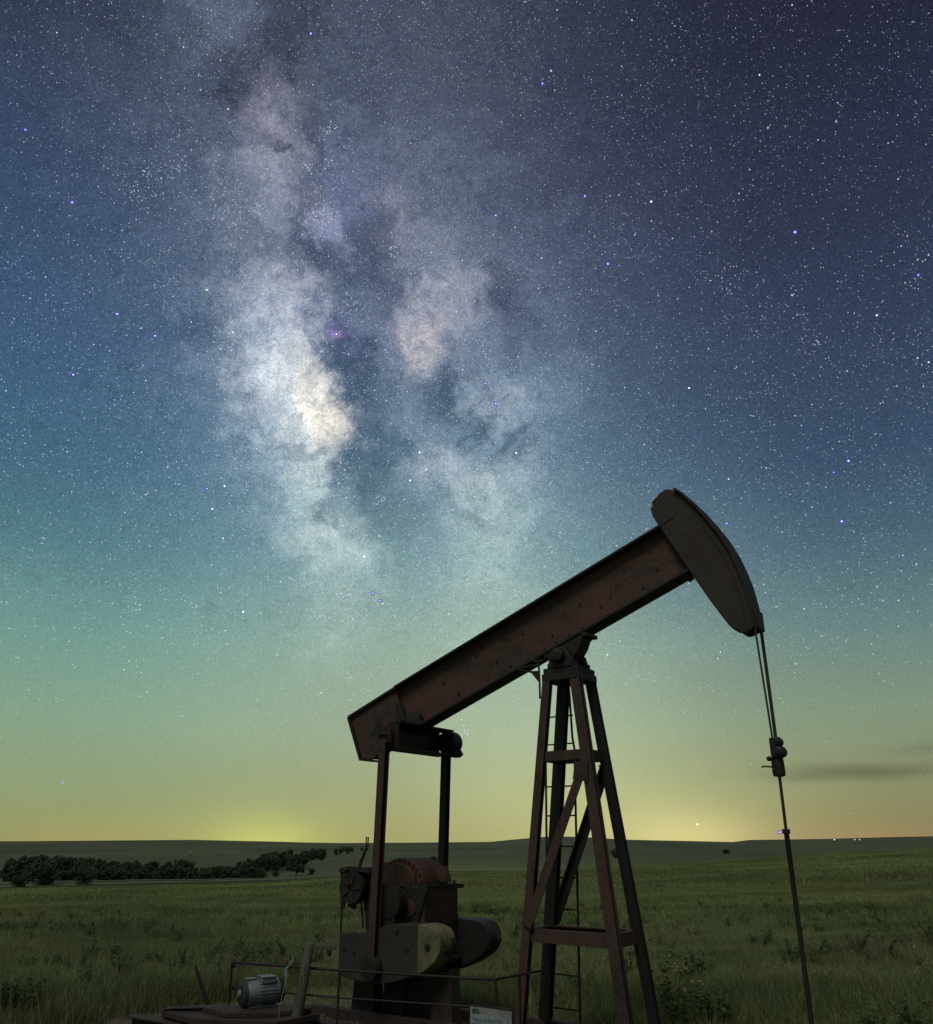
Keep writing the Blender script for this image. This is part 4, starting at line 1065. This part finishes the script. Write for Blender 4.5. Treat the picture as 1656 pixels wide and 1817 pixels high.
proto = bpy.data.collections.new('grass_tufts')      # the kinds of tuft the meadow is sown with (not linked to the scene)
def sow(name, meshes, pts, scales, label):
    """one meadow object: geometry nodes set a random tuft on every point"""
    c = bpy.data.collections.new(name + '_kinds')
    for i, me in enumerate(meshes):
        o = bpy.data.objects.new(me.name, me); c.objects.link(o)
    me = bpy.data.meshes.new(name)
    me.vertices.add(len(pts)); me.vertices.foreach_set('co', np.asarray(pts, float).ravel())
    at = me.attributes.new('size', 'FLOAT_VECTOR', 'POINT'); at.data.foreach_set('vector', np.asarray(scales, float).ravel())
    me.update()
    o = bpy.data.objects.new(name, me); col.objects.link(o)
    ng = bpy.data.node_groups.new(name, 'GeometryNodeTree')
    ng.interface.new_socket('Geometry', in_out='INPUT', socket_type='NodeSocketGeometry')
    ng.interface.new_socket('Geometry', in_out='OUTPUT', socket_type='NodeSocketGeometry')
    N = ng.nodes.new; L = ng.links.new
    gi, go = N('NodeGroupInput'), N('NodeGroupOutput')
    ci = N('GeometryNodeCollectionInfo'); ci.inputs['Collection'].default_value = c; ci.inputs['Separate Children'].default_value = True; ci.inputs['Reset Children'].default_value = True
    ip = N('GeometryNodeInstanceOnPoints'); ip.inputs['Pick Instance'].default_value = True
    L(gi.outputs[0], ip.inputs['Points']); L(ci.outputs[0], ip.inputs['Instance'])
    ri = N('FunctionNodeRandomValue'); ri.data_type = 'INT'
    for s_ in ri.inputs:
        if s_.enabled and s_.name == 'Min': s_.default_value = 0
        if s_.enabled and s_.name == 'Max': s_.default_value = len(meshes) - 1
    oi = [s_ for s_ in ri.outputs if s_.enabled][0]
    L(oi, ip.inputs['Instance Index'])
    rv = N('FunctionNodeRandomValue'); rv.data_type = 'FLOAT_VECTOR'
    vi = [s_ for s_ in rv.inputs if s_.enabled]
    vi[0].default_value = (-.08, -.08, 0); vi[1].default_value = (.08, .08, 6.283)
    L([s_ for s_ in rv.outputs if s_.enabled][0], ip.inputs['Rotation'])
    na = N('GeometryNodeInputNamedAttribute'); na.data_type = 'FLOAT_VECTOR'; na.inputs['Name'].default_value = 'size'
    L([s_ for s_ in na.outputs if s_.enabled][0], ip.inputs['Scale'])
    L(ip.outputs[0], go.inputs[0])
    md = o.modifiers.new('sow', 'NODES'); md.node_group = ng
    tag(o, label, 'grass', kind='stuff')
    return o

def ring_points(n, r0, r1, a0=-36, a1=36, power=1.0):
    u = rng.uniform(size=n); r = np.sqrt(r0**2 + u * (r1**2 - r0**2)) if power == 1 else r0 * (r1 / r0) ** u
    a = np.radians(rng.uniform(a0, a1, n))
    x, y = r * np.sin(a), r * np.cos(a)
    return x, y, r
def patch(x, y, s, ph=0.0):
    return (np.sin(x * s + 2.1 * np.sin(y * s * .7 + ph)) * np.sin(y * s * 1.3 + 1.7 * np.sin(x * s * .8 + ph)) + 1) / 2
def clear_of_pad(x, y):
    dx, dy = x - POST[0], y - POST[1]
    u = dx * cos(YAW) + dy * sin(YAW); v = -dx * sin(YAW) + dy * cos(YAW)
    return ~((u > -4.3) & (u < 2.2) & (v > -3.2) & (v < .9))

short = [tuft('short_grass', 56, .18, .30, .0045, M_GRASS, .7, s) for s in (1, 2, 3)]
tall = [tuft('tall_grass', 26, .50, .22, .0035, M_TALL, .45, s) for s in (4, 5)] + [tuft('leafy_grass', 34, .34, .25, .007, M_GRASS, .6, 6)]
swath = [tuft('grass_swath', 90, .28, 1.2, .015, M_GRASS, .8, s, 2) for s in (7, 8, 9)]
far_t = [tuft('far_grass', 70, .40, 2.8, .055, M_GRASS, .9, s, 2) for s in (10, 11)]

def scaled(n, lo, hi, xy=1.0):
    s = rng.uniform(lo, hi, n); return np.stack([s * xy, s * xy, s], -1)
x, y, r = ring_points(44000, 4.5, 34, -60, 60)
pad = ~clear_of_pad(x, y); k = ~pad | (rng.uniform(size=len(x)) < .4); x, y, r, pad = x[k], y[k], r[k], pad[k]
h = (.55 + .9 * patch(x, y, .45)) * np.where(pad, .32, 1)
sc = scaled(len(x), .8, 1.3) * np.stack([np.ones_like(h), np.ones_like(h), h], -1)
sow('meadow_grass', short, np.stack([x, y, land(x, y) - .01], -1), sc, 'short green grass covering the meadow around the pumpjack')
x, y, r = ring_points(15000, 5.0, 34, -60, 60)
lft = smooth(-np.degrees(np.arctan2(x, y)), 8, 20) * (1 - smooth(r, 11.5, 16))
k = clear_of_pad(x, y) & (rng.uniform(size=len(x)) < .16 + .5 * lft + .55 * (patch(x, y, .31, 1.3) > .66)); x, y = x[k], y[k]
sow('tall_grass_tufts', tall, np.stack([x, y, land(x, y) - .01], -1), scaled(len(x), .55, 1.15), 'taller pale seeding grass standing in the near meadow')
x, y, r = ring_points(21000, 30, 110, -50, 50)
sow('mid_field_grass', swath, np.stack([x, y, land(x, y) - .02], -1), scaled(len(x), .6, 1.3) * np.stack([np.ones_like(x), np.ones_like(x), .35 + 1.1 * patch(x, y, .12)], -1), 'uneven green grass of the middle field')
x, y, r = ring_points(38000, 100, 330, -45, 45)
k = (r < 262) | (x > -20); x, y, r = x[k], y[k], r[k]
sow('far_field_grass', far_t, np.stack([x, y, land(x, y) - .03], -1), scaled(len(x), .6, 1.3) * np.stack([np.ones_like(x), np.ones_like(x), .3 + 1.2 * patch(x, y, .05)], -1), 'rough grass towards the far edge of the field')

# dark weedy drifts and yellow flowers
def weed_mesh(name, seed, n=16, h=.5, flowers=0):
    rr_ = random.Random(seed); st_, lf, fl = MB(), MB(), MB()
    for _ in range(n):
        a = rr_.uniform(0, 2 * pi); d = rr_.uniform(0, .14)
        la = a + rr_.uniform(-.6, .6); H = h * rr_.uniform(.5, 1); ln = rr_.uniform(.1, .5) * H
        p0 = Vector((d * cos(a), d * sin(a), 0)); p1 = p0 + Vector((cos(la) * ln * .4, sin(la) * ln * .4, H * .55)); p2 = p0 + Vector((cos(la) * ln, sin(la) * ln, H))
        st_.tube([p0, p1, p2], [.004, .003, .0015], 4)
        for q in range(14):
            t = rr_.uniform(.12, 1); p = p0.lerp(p1, t * 2) if t < .5 else p1.lerp(p2, t * 2 - 1)
            b = rr_.uniform(0, 2 * pi); L_ = rr_.uniform(.03, .085); up_ = rr_.uniform(-.3, .7)
            d1 = Vector((cos(b), sin(b), up_)).normalized() * L_; sd = Vector((-sin(b), cos(b), rr_.uniform(-.4, .4))) * L_ * .28
            lf.add([p, p + d1 * .5 + sd, p + d1, p + d1 * .5 - sd], [(0, 1, 2, 3)])
        if flowers and rr_.random() < .8:
            for q in range(flowers):
                c = p2 + Vector((rr_.uniform(-.05, .05), rr_.uniform(-.05, .05), rr_.uniform(-.05, .03))); s_ = rr_.uniform(.008, .016)
                fl.add([c + Vector((s_, 0, 0)), c + Vector((0, s_, .3 * s_)), c - Vector((s_, 0, 0)), c - Vector((0, s_, -.3 * s_)), c + Vector((0, 0, s_))], [(0, 1, 4), (1, 2, 4), (2, 3, 4), (3, 0, 4)])
    k = len(st_.v); me = bpy.data.meshes.new(name)
    V = st_.v + lf.v + fl.v
    F_ = st_.f + [tuple(i + k for i in f) for f in lf.f]; k2 = k + len(lf.v); F_ += [tuple(i + k2 for i in f) for f in fl.f]
    me.from_pydata(V, [], F_); me.materials.append(M_WEED); me.materials.append(M_FLOWER)
    if fl.f:
        mi = [0] * (len(st_.f) + len(lf.f)) + [1] * len(fl.f); me.polygons.foreach_set('material_index', mi)
    me.update(); return me
weeds = [weed_mesh('leafy_weed', s, 18, .42) for s in (21, 22, 23)]
flw = [weed_mesh('flowering_weed', s, 14, .5, 4) for s in (31, 32)]
x, y, r = ring_points(5200, 8.5, 60)
a_ = np.degrees(np.arctan2(x, y))
den = .05 + .75 * (patch(x, y, .22, .6) > .72) + .18 * (smooth(a_, 8, 14) * (1 - smooth(r, 11, 14))) + .5 * ((np.abs(a_ + 22) < 9) & (np.abs(r - 13.5) < 2.2))
k = clear_of_pad(x, y) & (rng.uniform(size=len(x)) < den); x, y = x[k], y[k]
sow('weed_drifts', weeds, np.stack([x, y, land(x, y)], -1), scaled(len(x), .55, 1.25), 'dark leafy weeds growing in drifts through the meadow')
x, y, r = ring_points(900, 8.5, 60)
a_ = np.degrees(np.arctan2(x, y))
den = .06 + .5 * (patch(x, y, .27, 2.2) > .74) + .45 * (smooth(a_, 10, 16) * (1 - smooth(r, 12, 17)))
k = clear_of_pad(x, y) & (rng.uniform(size=len(x)) < den); x, y = x[k], y[k]
sow('wildflowers', flw, np.stack([x, y, land(x, y)], -1), scaled(len(x), .6, 1.2), 'weeds with tiny yellow flowers scattered in the meadow')

# a few bushy plants one can tell apart
def place_ground(px_az, r): 
    x_, y_ = pol(px_az, r); return (x_, y_, float(land(x_, y_)))
def bush(az_, r, s, seed, label, name='weed_bush'):
    m = weed_mesh('foliage', seed, 42, .55)
    t = empty(name, place_ground(az_, r), random.uniform(0, 6), label, 'bush')
    o = bpy.data.objects.new('foliage', m); col.objects.link(o); o.parent = t; t.scale = (s, s, s * .9)
    MB().tube([(0, 0, -.02), (.02, .01, .15), (.0, .03, .30)], [.012, .009, .005], 6).build('stem', M_WOOD, t)
    return t
bush(-19.9, 12.6, .9, 41, 'leafy weed bush at the lower left, left of the leaning steel bar')
bush(-22.6, 17.5, .9, 42, 'small weed bush standing alone in the grass at far left')

# ------------------------------------------------------------------ trees
def tree_fn(g, b):
    pos = g.n('ShaderNodeNewGeometry').outputs['Position']
    rn = g.n('ShaderNodeObjectInfo').outputs['Random']
    a = g.mix(g.noise(pos, .5, 3, .6), (.046, .060, .040), (.066, .084, .052))  # muted, narrow leaf tones with distance haze put into the colour
    g.put(b.inputs['Base Color'], g.v('SCALE', a, g.rng(rn, 0, 1, .75, 1.25)))
M_LEAF = material('tree_foliage', tree_fn, .85, spec=.05)
M_BARK = worn('bark', (.07, .06, .05), (.05, .042, .036), (.04, .034, .028), 2, .9)

def crown_mesh(seed, w=1.0, h=1.0, base=.22, n=1500, leaf=.045, lobes=14):
    """leaf clumps spread through uneven lobes; unit-height tree"""
    rr_ = np.random.default_rng(seed)
    lc = []
    for _ in range(lobes):
        a = rr_.uniform(0, 2 * pi); z = rr_.uniform(base + .08, .90 * h); rad = w * .36 * math.sqrt(max(.05, 1 - ((z - .52) / .56) ** 2))
        d = rad * rr_.uniform(.2, 1.0); lc.append((d * cos(a), d * sin(a), z, rr_.uniform(.10, .19) * w))
    lc.append((0, 0, .55, .24 * w)); lc.append((.03, 0, .82 * h, .14 * w))
    lc = np.array(lc); wts = lc[:, 3] ** 2; wts /= wts.sum()
    pick = rr_.choice(len(lc), n, p=wts)
    d = rr_.normal(size=(n, 3)); d /= np.linalg.norm(d, axis=1)[:, None]
    rad = lc[pick, 3] * (rr_.uniform(.35, 1.08, n))
    c = lc[pick, :3] + d * rad[:, None]
    c[:, 2] = np.maximum(c[:, 2], base * .7)
    u_ = rr_.normal(size=(n, 3)); u_ /= np.linalg.norm(u_, axis=1)[:, None]
    v_ = np.cross(u_, rr_.normal(size=(n, 3))); v_ /= np.linalg.norm(v_, axis=1)[:, None]
    s = leaf * rr_.uniform(.5, 1.3, n)[:, None]
    V = np.stack([c - u_ * s, c + v_ * s * .7, c + u_ * s, c - v_ * s * .7], 1).reshape(-1, 3)
    q = np.arange(n * 4).reshape(-1, 4)
    me = bpy.data.meshes.new('crown'); me.from_pydata(V.tolist(), [], q.tolist()); me.materials.append(M_LEAF); me.update()
    return me
def trunk_mesh(seed):
    rr_ = random.Random(seed); m = MB()
    m.tube([(0, 0, -.06), (.004, 0, .10), (.012, .01, .30), (.0, .0, .60)], [.028, .024, .018, .007], 7)
    for k in range(6):
        a = rr_.uniform(0, 2 * pi); z = rr_.uniform(.16, .42); L_ = rr_.uniform(.15, .30)
        m.tube([(0, 0, z), (cos(a) * L_ * .5, sin(a) * L_ * .5, z + L_ * .5), (cos(a) * L_, sin(a) * L_, z + L_ * .85)], [.012, .008, .003], 5)
    me = m.mesh('trunk'); me.materials.append(M_BARK); return me
crowns = [crown_mesh(s, w, 1.0, b_) for s, w, b_ in ((51, 1.05, .16), (52, .85, .18), (53, 1.25, .14), (54, .95, .10), (55, .70, .2))]
trunks = [trunk_mesh(s) for s in (61, 62, 63)]
round_c = crown_mesh(71, 1.25, .95, .02, 2600, .04, 22)
def tree(az_, r, hgt, i, label, group=None, wide=1.0, crown=None, name='tree', sink=.0, cat='tree'):
    x_, y_, z_ = place_ground(az_, r)
    t = empty(name, (x_, y_, z_ - sink), random.uniform(0, 6.28), label, cat, group)
    for nm, me in (('crown', crown or crowns[i % len(crowns)]), ('trunk', trunks[i % 3])):
        o = bpy.data.objects.new(nm, me); col.objects.link(o); o.parent = t
    t.scale = (hgt * wide, hgt * wide, hgt)
    return t
BELT = 'trees of the dark belt on the left below the hill'
def az_of(px, py):
    ty = cos(R(PITCH)) - sin(R(PITCH)) * (908.5 - py) / 1473
    return math.degrees(math.atan2((px - 828) / 1473, ty))
rt = random.Random(5)
tops = [(17, 1508), (60, 1512), (110, 1510), (150, 1516), (200, 1520), (215, 1518), (250, 1524), (300, 1520), (325, 1516), (345, 1533), (380, 1536), (430, 1533), (460, 1537)]
i = 0
for row, (rd, n, off) in enumerate(((418, 40, 0), (392, 34, 5))):
    for k in range(n):
        px = 8 + (455 if row == 0 else 440) * (k + rt.uniform(-.35, .35)) / (n - 1)
        ytop = float(np.interp(px, [p[0] for p in tops], [p[1] for p in tops])) + off + rt.uniform(-3, 9)
        a_ = az_of(px, 1560); r_ = rd + rt.uniform(-14, 14)
        gz = place_ground(a_, r_)[2]
        zt_ = EYE + r_ * math.tan(R(y2a(ytop)))
        hgt = max(4.0, (zt_ - gz) * .86)
        tree(a_, r_, hgt, rt.randrange(5), 'dark leafy tree in the belt below the left hill', BELT, rt.uniform(.8, 1.15)); i += 1
# dark undergrowth closing the foot of the belt
for k in range(34):
    px = 12 + 440 * k / 33 + rt.uniform(-6, 6); a_ = az_of(px, 1562)
    tree(a_, 376 + rt.uniform(-6, 6), rt.uniform(3.2, 5.2), k, 'low dark shrub along the foot of the tree belt', 'shrubs at the foot of the tree belt', 1.7, round_c, 'shrub', .3, 'shrub')
# the wood running up the slope behind
for k in range(46):
    if k < 36: px = 428 + 145 * (k % 18) / 17 + rt.uniform(-5, 5)
    elif k < 43: px = 597 + 28 * (k - 36) / 6 + rt.uniform(-2, 2)
    else: px = 641 + 5 * (k - 43)
    yb = np.interp(px, [430, 520, 560, 600, 650], [1553, 1546, 1530, 1520, 1512]) - rt.uniform(0, 7)
    ht = np.interp(px, [430, 480, 510, 560, 600, 650], [21, 38, 34, 24, 15, 8]) * rt.uniform(.6, .95)
    a_ = az_of(px, 1530)
    # find where this bearing's ground shows at the wanted height
    rs = np.linspace(400, 900, 120); xs, ys = rs * sin(R(a_)), rs * cos(R(a_))
    an = np.degrees(np.arctan((land(xs, ys) - EYE) / rs)); j_ = int(np.argmin(np.abs(an - y2a(yb)))); r_ = float(rs[j_])
    tree(a_, r_, ht / 1590 * r_, rt.randrange(5), 'dark leafy tree in the wood climbing the slope', 'trees of the wood climbing the slope', rt.uniform(.9, 1.3))
tree(az_of(75, 1560), 338, 8.6, 2, 'big round dark tree standing before the belt at far left', None, 1.15, round_c, 'broad_tree')
tree(az_of(150, 1560), 335, 4.8, 2, 'round dark tree before the belt, between the big round tree and the pale pole', None, 1.3, round_c, 'broad_tree')
tree(az_of(35, 1560), 332, 3.6, 2, 'small dark shrub at the far left edge, left of the big round tree', None, 1.5, round_c, 'shrub', 0, 'shrub')
tree(az_of(526, 1545), 430, 8.6, 0, 'round lone tree on the pale meadow, left of the brake drum', None, 1.35, crown_mesh(81, 1.15, 1.0, .16, 2200, .045, 18), 'lone_tree')
tree(az_of(552, 1548), 425, 3.0, 1, 'small bush just right of the lone round tree', None, 1.4, round_c, 'shrub', 0, 'shrub')
tree(az_of(489, 1548), 425, 2.6, 1, 'small bush just left of the lone round tree', None, 1.4, round_c, 'shrub', 0, 'shrub')
tree(az_of(1098, 1525), 470, 5.0, 2, 'single dark shrub on the hill just right of the post legs', None, 1.6, round_c, 'shrub', 0, 'shrub')
tree(az_of(1290, 1518), 520, 2.2, 2, 'tiny dark shrub on the hill between the post and the rod', None, 2.2, round_c, 'shrub', 0, 'shrub')
tree(az_of(770, 1534), 420, 2.2, 2, 'tiny dark shrub on the slope beside the far pitman arm', None, 2.0, round_c, 'shrub', 0, 'shrub')

# pale pole with a lamp head by the track
x_, y_, z_ = place_ground(az_of(333, 1560), 340)
pp = empty('yard_pole', (x_, y_, z_), 0, 'thin pale pole with a round white top in front of the tree belt', 'pole')
MB().tube([(0, 0, -.3), (0, 0, 9.2)], [.16, .10], 8).build('pole', M_WOOD, pp)
MB().lathe([(.1, 8.3), (.35, 8.6), (.5, 9.1), (.4, 9.6), (.1, 10.0)], 12).build('head', M_RAG, pp)
# fence posts along the track
fp = None
for k in range(12):
    px = 195 + 30 * k + rt.uniform(-4, 4); a_ = az_of(px, 1562); r_ = 342
    if fp is None:
        fp = MB().tube([(0, 0, -.3), (0, 0, 1.5)], [.14, .11], 6).build('track_fence_post', M_WOOD)
        o = fp
    else:
        o = fp.copy(); col.objects.link(o)
    o.location = place_ground(a_, r_)
    tag(o, 'short weathered post standing along the pale track', 'fence post', 'fence posts along the pale track')

# three far lights on the right, taken for car headlights, built as pole lamps
def lamp_mat():
    m = bpy.data.materials.new('white_lamp'); m.use_nodes = True; t = m.node_tree; t.nodes.clear()
    e = t.nodes.new('ShaderNodeEmission'); e.inputs[0].default_value = (1, .95, .85, 1); e.inputs[1].default_value = 1.3
    u_ = t.nodes.new('ShaderNodeOutputMaterial'); t.links.new(e.outputs[0], u_.inputs[0]); m.cycles.emission_sampling = 'NONE'; return m
M_LAMP = lamp_mat()
for px, py, rad, lab in ((1482, 1496.5, .5, 'brightest and lowest of the distant white lights on the right hill'), (1517.5, 1491.5, .35, 'left one of the close pair of distant white lights under the skyline'), (1526, 1491.3, .28, 'right one of the close pair of distant white lights under the skyline')):
    a_ = az_of(px, py)
    rs = np.linspace(800, 1690, 300); xs, ys = rs * sin(R(a_)), rs * cos(R(a_))
    an = np.degrees(np.arctan((land(xs, ys) + 5 - EYE) / rs)); j_ = int(np.argmin(np.abs(an - y2a(py)))); r_ = float(rs[j_])
    x_, y_, z_ = place_ground(a_, r_)
    t = empty('far_light', (x_, y_, z_), 0, lab, 'yard light', 'distant lights on the right hill')
    MB().tube([(0, 0, -.5), (0, 0, 4.6)], [.15, .1], 6).build('pole', M_DARK, t)
    MB().lathe([(.1, 4.5), (rad, 4.7), (rad * 1.25, 5.0), (rad, 5.3), (.1, 5.6)], 10).build('lamp', M_LAMP, t)
